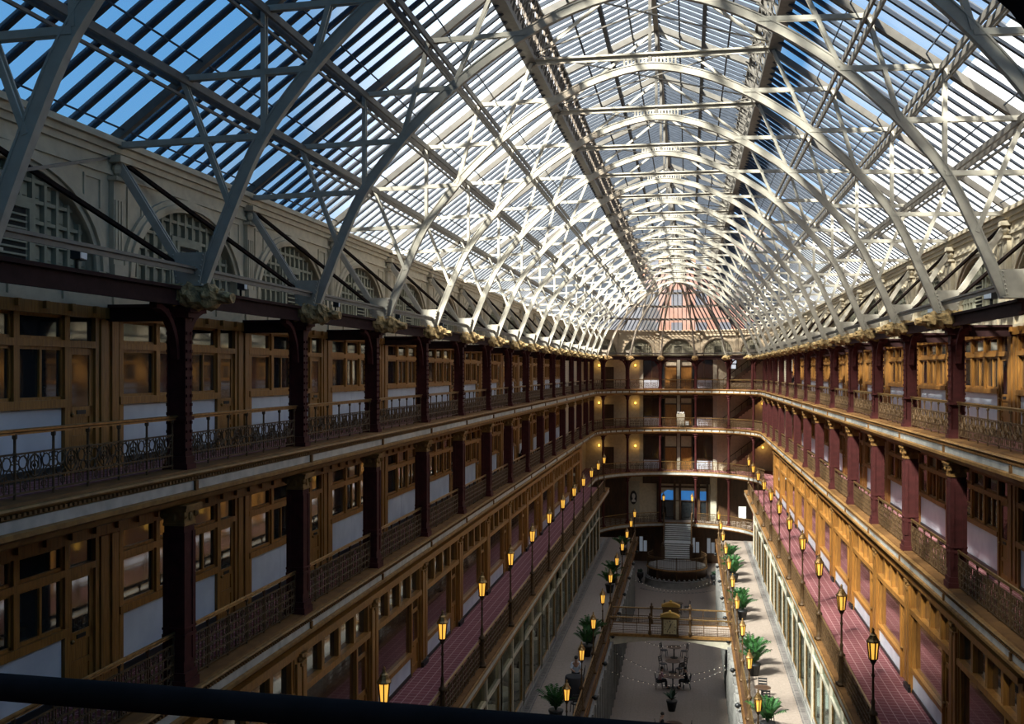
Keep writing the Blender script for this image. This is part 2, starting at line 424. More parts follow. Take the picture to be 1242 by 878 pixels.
def half_members(sx):
    """web bars of one half, in the plane y = 0"""
    out = [((7.97, 21.5), (9.33, ZW - .15), .17)]                       # leg from gusset to wall head
    for k in range(0, 4):
        x = rib_at(GZ[k]); out.append(((GX[k] - .05, GZ[k] - .1), (x, GZ[k] - .04), .13))
    zr = [ZE + .52 * B, GZ[0], GZ[1], GZ[2]]
    for k in range(1, 5): out.append(((GX[k], GZ[k] - .15), (rib_at(zr[k - 1]), zr[k - 1]), .11))
    res = []
    for a, b, wd in out:
        p, q = (sx * a[0], 0, a[1]), (sx * b[0], 0, b[1])
        mb = MB()
        for y in (-.05, .05): mb.bar((p[0], y, p[2]), (q[0], y, q[2]), .025, wd, (0, 1, 0)) if False else mb.bar((p[0], y, p[2]), (q[0], y, q[2]), .03, wd * .8, Vector((0, 1, 0)).cross(Vector(q) - Vector(p)))
        res.append(mb)
    return res
full = [(-x, 0, z) for x, z in RIB] + [(x, 0, z) for x, z in RIB[-2::-1]]
TR = [('arch_rib', mk('arch_rib', rib_profile(MB(), full), 'steel'))]
for s in (-1, 1):
    TR.append(('gusset_plate', mk('gusset_plate', gusset(s), 'steel')))
    mb = MB().bar((s * 9.45, 0, ZW - .12), (s * 3.2, 0, 28.35 - .10), .12, .16); TR.append(('rafter', mk('rafter', mb, 'rafter')))
    for mb in half_members(s): TR.append(('web_bar', mk('web_bar', mb, 'steel')))
    mb = MB().bar((s * 3.293, 0, 28.35), (s * 3.0, 0, 29.6), .14, .16).bar((s * 3.0, 0, 29.58), (0, 0, 30.92), .12, .18); TR.append(('monitor_rafter', mk('monitor_rafter', mb, 'rafter')))
    mb = MB().bar((s * 3.1, 0, 28.45), (s * .1, 0, 30.75), .06, .09); TR.append(('monitor_strut', mk('monitor_strut', mb, 'steel')))
TR.append(('tie_beam', mk('tie_beam', MB().bar((-3.25, 0, 28.30), (3.25, 0, 28.30), .16, .05).bar((-3.25, 0, 28.22), (3.25, 0, 28.22), .05, .14), 'steel')))
TR.append(('king_post', mk('king_post', MB().bar((0, 0, 27.9), (0, 0, 30.85), .09, .09), 'rafter')))
mb = MB()
for t in range(-7, 8):
    if t: mb.box(t * .1 - .025, t * .1 + .025, -.03, .03, 27.98, 28.2)
TR.append(('crown_grille', mk('crown_grille', mb, 'steel')))
tj = list(range(2, 18))
for j in tj:
    r = thing('roof_truss', 'arched steel roof truss spanning the hall, %s' % ordinal_side(j, tj), 'roof truss', (0, j * B, 0), 0, 'arched steel roof trusses')
    parts(r, TR)
# half ribs over the rounded end
half = [(x, 0, z) for x, z in RIB]
AR = [('arch_rib', mk('half_rib', rib_profile(MB(), half), 'steel')), ('gusset_plate', TR[1 + 0][1])]
AR[1] = ('gusset_plate', mk('gusset_plate', gusset(1), 'steel'))
AR.append(('rafter', mk('end_rafter', MB().bar((9.45, 0, ZW - .12), (.25, 0, 30.6), .12, .18), 'rafter')))
for mb in half_members(1)[3:5] + half_members(1)[7:]: AR.append(('web_bar', mk('web_bar', mb, 'steel')))
for k in range(1, 7):
    r = thing('end_rib', 'slender half rib of the glazed end dome, %s from the shaded side' % ORD[k - 1], 'roof rib', (0, YA, 0), ang(k), 'half ribs of the end dome')
    parts(r, AR)

# glazing: one window per bay and slope
def slope_glass():
    g = MB(); g2 = MB(); bars = MB(); laps = MB(); n = 10
    dx, dz = GX[0] - GX[4], GZ[4] - GZ[0]; L = math.hypot(dx, dz); nx, nz = -dz / L, dx / L
    for t in range(n):
        y0, y1 = B * t / n, B * (t + 1) / n
        um = .44; zm = GZ[0] + dz * um + .06
        g.add([(dx * um, y0, zm), (dx * um, y1, zm), (dx, y1, GZ[4] + .06), (dx, y0, GZ[4] + .06)], [(0, 1, 2, 3)])
        g2.add([(0, y0, GZ[0] + .06), (0, y1, GZ[0] + .06), (dx * um, y1, zm), (dx * um, y0, zm)], [(0, 1, 2, 3)])
        if t: bars.bar((-.1, y0, GZ[0] + .0), (dx, y0, GZ[4] + .0), .10, .09)
    for q in range(8):
        u = (q + .5) / 8 if q % 2 == 0 else None
        if u: laps.bar((dx * u, 0, GZ[0] + dz * u - .11), (dx * u, B, GZ[0] + dz * u - .11), .02, .03)
    return g, bars, laps, g2
g, b_, l_, g2 = slope_glass()
G_LOW = {-1: mk('lower_panes', g2, 'roof_glass'), 1: mk('lower_panes', g2, 'milky_screen')}  # sunlit side only: panes made milky to shade the arches
G_GL, G_BAR, G_LAP = mk('glass_panes', g, 'roof_glass'), mk('glazing_bars', b_, 'bar'), mk('lap_bars', l_, 'bar')
nwin = 0
def window(loc, rz, spec):
    global nwin; nwin += 1
    o = put('window_%d' % nwin, None, None, loc, rz); o['kind'] = 'structure'; parts(o, spec)
for s in (-1, 1):
    for j in range(-2, 17):
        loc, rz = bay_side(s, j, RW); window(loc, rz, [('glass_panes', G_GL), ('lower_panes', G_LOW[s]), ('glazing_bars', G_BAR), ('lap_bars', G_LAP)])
# monitor along the crown
g = MB(); bars = MB(); lp = MB(); n = 12
for s in (-1, 1):
    for t in range(n):
        y0, y1 = B * t / n, B * (t + 1) / n
        g.add([(s * 3.08, y0, 29.66), (s * 3.08, y1, 29.66), (0, y1, 31.04), (0, y0, 31.04)], [(0, 1, 2, 3)])
        bars.bar((s * 3.05, y0, 29.62), (0, y0, 30.99), .06, .10)
    for u in (.25, .5, .75): lp.bar((s * 3.05 * (1 - u), 0, 29.62 + 1.37 * u - .08), (s * 3.05 * (1 - u), B, 29.62 + 1.37 * u - .08), .05 if u != .5 else .12, .06 if u != .5 else .16)
MON = [('glass_panes', mk('glass_panes', g, 'roof_glass')), ('glazing_bars', mk('glazing_bars', bars, 'bar')), ('lap_bars', mk('lap_bars', lp, 'bar'))]
for j in range(-2, 17): window((0, j * B, 0), 0, MON)
# rounded end glazing
c0 = chord(9.41); ap = 9.41 * math.cos(PI / N_A / 2)
g = MB().add([(0, -c0 / 2, ZW + .06), (0, c0 / 2, ZW + .06), (ap, 0, 30.95)], [(0, 1, 2)])
bars = MB()
for t in range(1, 10):
    y = -c0 / 2 + c0 * t / 10; u = 1 - abs(y) / (c0 / 2)
    bars.bar((0, y, ZW - .02), (ap * u, y, ZW + (30.95 - ZW) * u - .02), .06, .12)
lp = MB()
for u in (.167, .333, .5, .667, .8): lp.bar((ap * u, -c0 / 2 * (1 - u), ZW + 7.2 * u - .15), (ap * u, c0 / 2 * (1 - u), ZW + 7.2 * u - .15), .10, .2)
END = [('glass_panes', mk('glass_panes', g, 'end_glass')), ('glazing_bars', mk('glazing_bars', bars, 'bar')), ('ring_bars', mk('ring_bars', lp, 'rafter'))]
for k in range(N_A):
    loc, rz = facet(k, 9.41); window(loc, rz, END)

# purlins and crown beams: long steel members
for s in (-1, 1):
    for k, nm in ((1, 'lower'), (2, 'middle'), (3, 'upper')):
        mb = MB()
        for dx_ in (-.10, .10): mb.bar((s * (GX[k] + dx_), B, GZ[k] - .16), (s * (GX[k] + dx_), YA, GZ[k] - .16), .06, .14)
        mb.bar((s * GX[k], B, GZ[k] - .42), (s * GX[k], YA, GZ[k] - .42), .05, .05)
        o = put('roof_purlin', fix(mb.mesh('roof_purlin', 'rafter')))
        tag(o, '%s long steel purlin under the roof glass above the %s' % (nm, SIDE[s]), 'purlin', 'long roof purlins')
    mb = MB().bar((s * 3.35, B, 28.30), (s * 3.35, YA, 28.30), .34, .14).bar((s * 3.28, B, 28.42), (s * 3.28, YA, 28.42), .10, .20).bar((s * 3.05, B, 29.55), (s * 3.05, YA, 29.55), .16, .10)
    o = put('crown_beam', fix(mb.mesh('crown_beam', 'rafter')))
    tag(o, 'heavy brown beam along the roof crown, %s edge' % SIDE[s].replace(' side', ''), 'beam', 'crown beams')
o = put('ridge_beam', fix(MB().bar((0, B, 30.9), (0, YA + .2, 30.9), .16, .24).mesh('ridge_beam', 'rafter')))
tag(o, 'straight ridge beam at the very top of the glass roof', 'beam')

# crown grilles: openwork sides of the raised crown, per bay
fr = MB(); sc = MB()
for t in range(9):
    y = B * t / 8; fr.bar((.02, y, 28.45), (.27, y, 29.55), .05, .06)
for t in range(8):
    y = B * (t + .5) / 8
    pass
for u in (.28, .7): sc.ring((.14 + .1 * (u - .5), 0, 28.5 + 1.05 * u), .15, .018, 'x', 10, 4)
sc.bar((.03, 0, 28.55), (.5, 0, 28.9), .025, .04).bar((.04, 0, 28.5), (.24, 0, 29.5), .02, .02)
SCR = mk('scroll', sc, 'rafter')
back = MB().box(-.10, -.07, 0, B, 28.6, 29.0).box(.02, .05, 0, B, 29.06, 29.5)
CG = [('frame_bars', mk('frame_bars', fr, 'rafter')), ('louvre_boards', mk('louvre_boards', back, 'rafter'))]
cj = [j for j in range(2, 17)]
for s in (-1, 1):
    for j in cj:
        loc, rz = bay_side(s, j, 3.25)
        r = thing('crown_grille', 'scroll grille on the %s of the roof crown, %s' % (SIDE[s], ordinal_side(j, cj)), 'grille', loc, rz, 'scroll grilles along the roof crown'); parts(r, CG)
        for t in range(8): put('scroll', SCR, r, (0, B * (t + .5) / 8, 0))
# cross bracing rods inside the crown, per bay
rod = MB()
br = [('brace_rod', mk('brace_rod', MB().bar((-3.2, 0, 28.45), (3.2, B, 28.45), .035, .035), 'rafter')),
      ('brace_rod', mk('brace_rod', MB().bar((3.2, 0, 28.49), (-3.2, B, 28.49), .035, .035), 'rafter'))]
for j in cj:
    r = thing('crown_bracing', 'crossed thin bracing rods under the crown skylight, %s' % ordinal_side(j, cj), 'bracing', (0, j * B, 0), 0, 'crossed rods under the crown'); parts(r, br)
# wall side bracing between trusses
b1 = mk('brace_rod', MB().bar((.12, 0, ZW - .25), (1.42, B, 21.45), .07, .07), 'iron')
b2 = mk('brace_strut', MB().bar((.12, B, ZW - .3), (1.62, .15, 22.0), .03, .05), 'rafter')
for s in (-1, 1):
    for j in range(2, 16):
        loc, rz = bay_side(s, j, RW)
        if not seen([(s * 9.3, j * B, ZW - .3), (s * 8, (j + 1) * B, 21.4), (s * 8, j * B, 21.4), (s * 8.6, (j + .5) * B, 22.5)]): continue
        r = thing('wall_bracing', 'slanted bracing rods before the arched wall, %s, %s' % (SIDE[s], ordinal_side(j, list(range(2, 16)))), 'bracing', loc, rz, 'slanted rods before the arched walls')
        if s > 0:
            put('brace_rod', BR2[0], r)
        else:
            put('brace_rod', b1, r)
            if j == 2: put('brace_strut', b2, r)
            BR2 = (mk('brace_rod', MB().bar((.12, B, ZW - .25), (1.42, 0, 21.45), .07, .07), 'iron'), mk('brace_strut', MB().bar((.12, 0, ZW - .3), (1.62, B - .15, 22.0), .03, .05), 'rafter')) if j == 2 or 'BR2' not in globals() else BR2

# ================================================================== CLERESTORY (arched panels between pilasters)
def lunette(L, z0=Z5 + 3.42):
    """one bay of the arched wall: L long, x towards the hall"""
    a, hgt, cy = L * .39, 1.52, L / 2; zb = z0 + .12
    wall = MB(); n = 20
    arc = [(cy + a * math.cos(PI * t / n), zb + hgt * math.sin(PI * t / n)) for t in range(n + 1)]
    top = ZW - .35
    poly_l = [(0, z0), (0, top), (cy, top)] + [p for p in arc[n // 2:]] + [(cy - a, z0)]
    poly_r = [(L, z0), (cy + a, z0)] + arc[:n // 2 + 1] + [(cy, top), (L, top)]
    wall.prism([(y, z) for y, z in poly_l], -.2, 0, 'x'); wall.prism([(y, z) for y, z in poly_r], -.2, 0, 'x')
    ring = MB()
    for r0, r1, d in ((1.0, 1.05, .06), (1.05, 1.11, .12), (1.11, 1.17, .07)):
        for t in range(n):
            q = []
            for rr in (r0, r1):
                for tt in (t, t + 1): q.append((cy + a * rr * math.cos(PI * tt / n), zb + hgt * rr * math.sin(PI * tt / n)))
            p = [q[0], q[1], q[3], q[2]]
            ring.prism(p, -.05, d, 'x')
    for s in (-1, 1): ring.box(-.05, .10, min(cy + s * a, cy + s * a * 1.10), max(cy + s * a, cy + s * a * 1.10), z0, zb)
    panel = MB(); panel.prism([(cy - a, z0)] + arc[::-1] + [(cy + a, z0)] if False else arc + [(cy - a, z0), (cy + a, z0)], -.2, -.16, 'x')
    grid = MB(); nc = 7; st = a / nc
    def hz(y): return zb + hgt * math.sqrt(max(0, 1 - ((y - cy) / a) ** 2))
    for q in range(-nc + 1, nc):
        y = cy + q * st; grid.box(-.17, -.07, y - .035, y + .035, z0, hz(y) - .01)
    for q in range(0, 5):
        z = zb + q * .33 - .02; t = (z - zb) / hgt; hw = a * math.sqrt(max(0, 1 - t * t)) if t > 0 else a
        grid.box(-.17, -.08, cy - hw + .01, cy + hw - .01, z - .03, z + .03)
        for p in range(-nc, nc):
            y0 = cy + p * st + .085; y1 = y0 + st - .17; zz0, zz1 = z + .08, z + .25
            if max(abs(y0 - cy), abs(y1 - cy)) < a and min(hz(y0), hz(y1)) > zz1: grid.box(-.17, -.13, y0, y1, zz0, zz1)
    vent = MB()
    vent.box(-.17, -.03, cy - .62, cy + .62, z0, z0 + 1.12)
    slat = MB().box(-.03, -.02, cy - .36, cy + .36, z0 + .12, z0 + .92)
    lv = MB()
    for q in range(7): lv.bar((.0, cy - .34, z0 + .18 + q * .105), (.0, cy + .34, z0 + .18 + q * .105), .05, .03)
    vent.box(-.03, .02, cy - .5, cy - .40, z0, z0 + 1.02).box(-.03, .02, cy + .40, cy + .5, z0, z0 + 1.02).box(-.03, .02, cy - .5, cy + .5, z0 + .93, z0 + 1.03)
    corn = MB().box(-.12, .06, 0, L, top, top + .12).box(-.12, .12, 0, L, top + .12, top + .24).box(-.12, .20, 0, L, top + .24, ZW)
    corn.box(-.1, .05, 0, L, top - .30, top - .22)
    spands = []
    for s in (-1, 1):
        spand = MB()
        ye = cy + s * (L / 2 - .42); yi = cy + s * (L / 2 - .95)
        y0, y1 = min(ye, yi), max(ye, yi)
        spand.box(0, .03, y0, y0 + .05, z0 + 1.0, top - .4).box(0, .03, y1 - .05, y1, z0 + 1.25, top - .4).box(0, .03, y0, y1, top - .45, top - .4); spands.append(('spandrel_moulding', mk('spandrel_moulding', spand, 'plaster')))
    return [('arched_surround', mk('arched_surround', wall, 'plaster')), ('arch_moulding', mk('arch_moulding', ring, 'plaster')),
            ('coffered_panel', mk('coffered_panel', panel, 'coffer'), [('coffer_grid', mk('coffer_grid', grid, 'coffer'))]),
            ('vent_frame', mk('vent_frame', vent, 'coffer'), [('vent_opening', mk('vent_opening', slat, 'dark')), ('vent_louvres', mk('vent_louvres', lv, 'coffer'))]),
            ('cornice', mk('cornice', corn, 'plaster'))] + spands
LU = lunette(B); LE = lunette(chord(9.41))
lj = {-1: list(range(2, 17)), 1: list(range(3, 17))}
for s in (-1, 1):
    for j in lj[s]:
        loc, rz = bay_side(s, j, RW - .15)
        r = thing('lunette', 'coffered arch with louvred vent high on the %s wall, %s' % (SIDE[s], ordinal_side(j, lj[s])), 'arched panel', loc, rz, 'coffered arches under the roof'); parts(r, LU)
for k in range(N_A):
    loc, rz = facet(k, 9.41); a = rz; h = -chord(9.41) / 2
    loc = (loc[0] - math.sin(a) * h, loc[1] + math.cos(a) * h, 0)
    r = thing('lunette', 'pale arch with vent on the rounded end wall, %s from the shaded side' % ORD[k], 'arched panel', loc, rz, 'coffered arches of the rounded end'); parts(r, LE)
pil = MB().box(0, .16, -.22, .22, Z5 + 3.42, Z5 + 3.7).box(0, .10, -.16, .16, Z5 + 3.7, ZW - .75)
for q in (-.1, 0, .1): pil.box(.10, .12, q - .03, q + .03, Z5 + 3.8, ZW - 1.1)
cap = MB().box(0, .18, -.2, .2, ZW - .75, ZW - .68).ball((.10, 0, ZW - .55), .13, 8, 6, (.9, 1.1, 1)).box(0, .24, -.17, .17, ZW - .42, ZW - .3)
PI_ = [('shaft', mk('pilaster_shaft', pil, 'plaster')), ('scroll_bracket', mk('scroll_bracket', cap, 'plaster'))]
for s in (-1, 1):
    ids = list(range(2 if s < 0 else 4, 18))
    for j in ids:
        r = thing('wall_pilaster', 'beige pilaster with scroll bracket between arches, %s wall, %s' % (SIDE[s], ordinal_side(j, ids)), 'pilaster', (s * (RW - .15), j * B, 0), 0 if s < 0 else PI, 'pilasters between the coffered arches'); parts(r, PI_)
for k in range(1, 7):
    r = thing('wall_pilaster', 'beige pilaster between arches of the rounded end, %s from the shaded side' % ORD[k - 1], 'pilaster', (9.41 * math.cos(ang(k)), YA + 9.41 * math.sin(ang(k)), 0), ang(k) - PI, 'pilasters of the rounded end'); parts(r, PI_)
struct('ceiling_end_eave', strip([(9.30, 21.2), ('out', 21.2)], YA), 'plaster')

# ================================================================== GALLERIES: columns, railings, shop fronts
def iron_column(H, bracket=True):
    sh = MB().box(-.15, .15, -.08, .08, .25, H - .25).box(-.18, -.15, -.12, .12, .25, H - .25).box(.15, .18, -.12, .12, .25, H - .25).box(-.21, .21, -.15, .15, .9, .96)
    rv = MB()
    q = .35
    while q < H - .4:
        for x in (-.185, .185):
            rv.box(x - .02, x + .02, -.10, -.05, q, q + .05).box(x - .02, x + .02, .05, .10, q, q + .05)
        q += .16
    base = MB().box(-.24, .24, -.17, .17, 0, .12).box(-.21, .21, -.15, .15, .12, .25)
    capm = MB().box(-.26, .26, -.16, .16, H - .25, H - .15).box(-.32, .32, -.2, .2, H - .15, H - .03).box(-.36, .36, -.24, .24, H - .03, H)
    out = [('shaft', mk('column_shaft', sh, 'maroon'), [('rivets', mk('rivets', rv, 'maroon'))]), ('base', mk('column_base', base, 'maroon')), ('capital', mk('column_capital', capm, 'maroon'))]
    if bracket:
        for s in (-1, 1):
            mb = MB(); pts = []
            for t in range(9):
                a = PI / 2 * t / 8; pts.append((0, s * (.15 + .75 * (1 - math.cos(a))), H - 1.0 + .93 * math.sin(a)))
            mb.sweep(pts, [(-.07, -.05), (.07, -.05), (.07, .05), (-.07, .05)], (1, 0, 0))
            mb.bar((0, s * .15, H - .55), (0, s * .45, H - .12), .03, .10)
            mb.ring((0, s * .30, H - .28), .10, .02, 'x', 10, 4)
            out.append(('bracket', mk('bracket', mb, 'maroon')))
        mb = MB().box(-1.42, .1, -.07, .07, H - .30, H - .02).box(-1.42, .1, -.13, .13, H - .06, H)
        out.append(('cross_beam', mk('cross_beam', mb, 'beam')))
    return out
def carved(seed):
    rnd = random.Random(seed); mb = MB(); n, m = 22, 14; vs = []; fs = []
    for i in range(n):
        u = i / (n - 1); x = -.28 + 1.12 * u
        r = .16 + .10 * math.sin(PI * min(1, u * 1.25)) - .08 * u * u + (.05 if .62 < u < .8 else 0)
        for k in range(m):
            a = 2 * PI * k / m
            d = 1 + .16 * math.sin(5 * a + 9 * u) * math.sin(17 * u + k) + rnd.uniform(-.09, .09)
            vs.append((x * 1.2, 1.35 * r * d * math.cos(a), 1.1 * r * d * math.sin(a) - .05 * u * u))
    for i in range(n - 1):
        for k in range(m):
            l = (k + 1) % m; fs.append((i * m + k, i * m + l, (i + 1) * m + l, (i + 1) * m + k))
    fs += [tuple(range(m))[::-1], tuple((n - 1) * m + k for k in range(m))]
    mb.add(vs, fs)
    for q in range(14):                     # mane curls
        u = rnd.random(); a = rnd.uniform(-.3, PI + .3)
        mb.ball((-.2 + .8 * u, .24 * math.cos(a), .17 * math.sin(a)), rnd.uniform(.03, .055), 7, 5, (1.9, .8, .8))
    mb.ball((.86, 0, -.02), .11, 8, 6, (1.2, 1, .8)).ball((.74, .12, .08), .055, 6, 5).ball((.74, -.12, .08), .055, 6, 5).ball((.94, 0, -.10), .07, 7, 5, (1.3, 1.1, .7))
    return mb
HEAD = [mk('carved_head', carved(q), 'carve') for q in range(3)]
COL5 = iron_column(ZC - .32 - Z5)
COL4 = iron_column(Z5 - .62 - Z4, False)
def pier(H):
    sh = MB().box(-.19, .19, -.19, .19, .3, H - .38)
    for s in (-1, 1):
        sh.box(-.205, -.10, s * .19 - .02, s * .19 + .02, .5, H - .5).box(.10, .205, s * .19 - .02, s * .19 + .02, .5, H - .5)
        sh.box(s * .19 - .02, s * .19 + .02, -.205, -.10, .5, H - .5).box(s * .19 - .02, s * .19 + .02, .10, .205, .5, H - .5)
    base = MB().box(-.26, .26, -.26, .26, 0, .16).box(-.23, .23, -.23, .23, .16, .3)
    sh.box(-.22, .22, -.22, .22, .92, .98).box(-.22, .22, -.22, .22, 1.06, 1.10)
    capm = MB().box(-.21, .21, -.21, .21, H - .38, H - .33).box(-.20, .20, -.20, .20, H - .33, H - .12).box(-.27, .27, -.27, .27, H - .12, H - .05).box(-.30, .30, -.30, .30, H - .05, H)
    for x in (-1, 1):
        for y in (-1, 1): capm.ball((x * .20, y * .20, H - .18), .075, 6, 5)
        capm.ball((x * .21, 0, H - .22), .06, 6, 5, (.6, 1, 1.3)); capm.ball((0, x * .21, H - .22), .06, 6, 5, (1, .6, 1.3))
    return [('shaft', mk('pier_shaft', sh, 'maroon')), ('base', mk('pier_base', base, 'maroon')), ('capital', mk('pier_capital', capm, 'mould'))]
PIER4 = pier(Z5 - .60 - Z4)
def slim(H):
    sh = MB().lathe([(.15, .25), (.13, .4), (.115, H - .5), (.14, H - .45)], 10)
    base = MB().box(-.2, .2, -.2, .2, 0, .12).lathe([(.2, .12), (.19, .18), (.15, .25)], 10)
    capm = MB().lathe([(.13, H - .45), (.2, H - .3), (.15, H - .25), (.26, H - .08), (.26, H)], 10).box(-.25, .25, -.25, .25, H - .07, H)
    return [('shaft', mk('slim_shaft', sh, 'maroon', True)), ('base', mk('slim_base', base, 'maroon')), ('capital', mk('slim_capital', capm, 'maroon'))]
def place_columns(z, R, spec, gal, head=False, lo=(2, 3)):
    for s in (-1, 1):
        ids = [j for j in range(1, 18) if seen([(s * R, j * B, z + .2 + .3 * t) for t in range(10)])]
        for j in ids:
            kind = 'riveted iron column under a carved head' if head else 'square maroon iron pier with capital'
            r = thing('iron_column' if head else 'iron_pier', '%s, %s %s, %s' % (kind, gal, SIDE[s], ordinal_side(j, ids)), 'column', (s * R, j * B, z), 0 if s < 0 else PI, '%s columns, %s' % (gal, SIDE[s]))
            parts(r, spec)
            if head:
                h = put('carved_head', HEAD[j % 3], r, (.02, 0, ZC - .17 - z)); 
    for k in range(1, 7):
        r = thing('iron_column' if head else 'iron_pier', 'maroon iron column of the %s rounded end, %s from shaded side' % (gal, ORD[k - 1]), 'column', (R * math.cos(ang(k)), YA + R * math.sin(ang(k)), z), ang(k) - PI, '%s columns of the rounded end' % gal)
        if head: parts(r, [p for p in spec if p[0] != 'cross_beam']); put('carved_head', HEAD[k % 3], r, (.02, 0, ZC - .17 - z))
        else: parts(r, SLIM4)
SLIM4 = slim(Z5 - .60 - Z4); SLIM3 = slim(Z4 - .60 - Z3); SLIM2 = slim(Z3 - .50 - Z2)
place_columns(Z5, RC, COL5, 'top gallery', True)
place_columns(Z4, RC, PIER4, 'middle gallery')
for z, sp, nm in ((Z3, SLIM3, 'lantern gallery'), (Z2, SLIM2, 'promenade level')):
    for k in range(1, 7):
        r = thing('iron_pier', 'slim maroon column, %s at the rounded end, %s from shaded side' % (nm, ORD[k - 1]), 'column', (RC * math.cos(ang(k)), YA + RC * math.sin(ang(k)), z), ang(k) - PI, '%s columns of the rounded end' % nm); parts(r, sp)

# eave beam between two columns, with its upper rail
def eave(L):
    lo = MB().box(-.12, .12, 0, L, ZC - .32, ZC - .06).box(-.2, .2, 0, L, ZC - .08, ZC - .02).box(.1, .17, 0, L, ZC - .36, ZC - .28)
    up = MB().box(.30, .42, .1, L - .1, ZC + .28, ZC + .31).box(.345, .375, .1, L - .1, ZC + .20, ZC + .34)
    return [('gutter_beam', mk('gutter_beam', lo, 'beam')), ('upper_rail', mk('upper_rail', up, 'rafter'))]
EV = eave(B); EVA = eave(chord(RC))
fl = MB().box(-.05, .09, -.16, .16, .16, .32).box(-.02, .02, -.03, .03, 0, .18); flg = MB().box(.09, .11, -.13, .13, .18, .30)
FLD = [('lamp_body', mk('lamp_body', fl, 'black')), ('lamp_lens', mk('lamp_lens', flg, 'pale_light'))]
for s in (-1, 1):
    ids = [j for j in range(1, 17) if seen([(s * RC, (j + q / 4) * B, ZC) for q in range(5)])]
    for j in ids:
        loc, rz = bay_side(s, j, RC)
        r = thing('eave_beam', 'dark eave beam joining two column heads, %s, %s' % (SIDE[s], ordinal_side(j, ids)), 'beam', loc, rz, 'eave beams on the %s' % SIDE[s]); parts(r, EV)
        if j % 2 == 1 or j < 7:
            loc, rz = bay_side(s, j, RC)
            r = thing('floodlight', 'small floodlight on the eave beam, %s, bay %s' % (SIDE[s], ordinal_side(j, ids)), 'floodlight', (loc[0], (j + .45) * B, ZC - .02), rz + .3, 'small floodlights on the eave beams'); parts(r, FLD)
for k in range(N_A):
    loc, rz = facet(k, RC); h = -chord(RC) / 2; loc = (loc[0] - math.sin(rz) * h, loc[1] + math.cos(rz) * h, 0)
    r = thing('eave_beam', 'dark eave beam of the rounded end, %s from shaded side' % ORD[k], 'beam', loc, rz, 'eave beams of the rounded end'); parts(r, EVA)

# railings
def scroll_rail(L, H, n, m='bronze', style='scroll', gap=.26):
    a, b = gap, L - gap
    hr = MB().tube([(0, 0, H), (0, L, H)], .028, 6).box(-.02, .02, 0, L, H - .055, H - .03)
    lr = MB(); lv = {'scroll': (.10, .28, .64), 'basket': (.08, .28, .45, .62, .80), 'plain': (.06, .22, .48)}[style]
    for z in lv: lr.box(-.012, .012, a, b, z - .013, z + .013)
    res = [('handrail', mk('handrail', hr, 'brass')), ('lower_rails', mk('lower_rails', lr, m))]
    post = MB().lathe([(.019, 0), (.019, H - .12), (.034, H - .10), (.034, H - .06), (.019, H - .03)], 6).ball((0, 0, .64), .034, 6, 5).ball((0, 0, .1), .03, 6, 5)
    pm = mk('post', post, m)
    ps = [a + (b - a) * t / n for t in range(n + 1)]
    sc = MB(); w = (b - a) / n
    for t in range(n):
        c = (ps[t] + ps[t + 1]) / 2
        if style == 'scroll':
            sc.ring((0, c, .46), .15, .012, 'x', 12, 4); sc.ring((0, c, .46), .075, .012, 'x', 8, 4)
            for s in (-1, 1):
                sc.ring((0, c + s * w * .30, .52), .09, .012, 'x', 9, 4); sc.ring((0, c + s * w * .36, .36), .07, .012, 'x', 8, 4)
                sc.tube([(0, c + s * w * .16, .30), (0, c + s * w * .24, .42), (0, c + s * w * .16, .60)], .012, 4)
                for q in (.12, .24, .36): sc.bar((0, c + s * w * q, .10), (0, c + s * w * q, .28), .014, .014)
                sc.ring((0, c + s * w * .24, .19), .05, .01, 'x', 7, 4)
            sc.bar((0, c, .1), (0, c, .64), .016, .016)
            sc.ball((0, c, .46), .03, 5, 4)
            for s in (-1, 1):
                sc.ring((0, c + s * w * .44, .46), .05, .010, 'x', 7, 4); sc.ring((0, c + s * w * .20, .60), .045, .010, 'x', 7, 4); sc.ring((0, c + s * w * .20, .31), .045, .010, 'x', 7, 4)
                sc.tube([(0, c + s * .03, .30), (0, c + s * w * .12, .38), (0, c + s * w * .10, .54), (0, c + s * .03, .62)], .010, 4); sc.ring((0, c + s * w * .42, .58), .04, .009, 'x', 6, 4)
        elif style == 'plain':
            q = ps[t] + w / 16
            while q < ps[t + 1]: sc.bar((0, q, .06), (0, q, .48), .012, .012); q += w / 8
            sc.box(-.006, .006, ps[t] + .03, ps[t + 1] - .03, .13, .15); sc.box(-.006, .006, ps[t] + .03, ps[t + 1] - .03, .34, .36)
        else:
            q = ps[t] + w / 12
            while q < ps[t + 1]:
                sc.bar((0, q, .08), (0, q, .80), .018, .02); q += w / 6
            for z in (.18, .365, .535):
                for u in (-.33, 0, .33): sc.ring((0, c + w * u, z), .065, .014, 'x', 7, 4)
            for u in (-.25, .25): sc.ring((0, c + w * u, .71), .075, .014, 'x', 8, 4)
    res.append(('scroll_panel' if style == 'scroll' else 'lattice_panel', mk('scroll_panel', sc, m)))
    return res, pm, ps
def place_rail(spec, label, loc, rz, group):
    r = thing('railing', label, 'railing', loc, rz, group); parts(r, spec[0])
    for y in spec[1 + 1]: put('post', spec[1], r, (0, y, 0))
    return r
R5 = scroll_rail(B, .96, 6); R4 = scroll_rail(B, 1.0, 6, 'bronze', 'basket', .22)
R3 = scroll_rail(B, .95, 6, 'bronze', 'basket', .12)
A5 = scroll_rail(chord(RC), .96, 4); A4 = scroll_rail(chord(RC), 1.0, 4, 'bronze', 'basket')
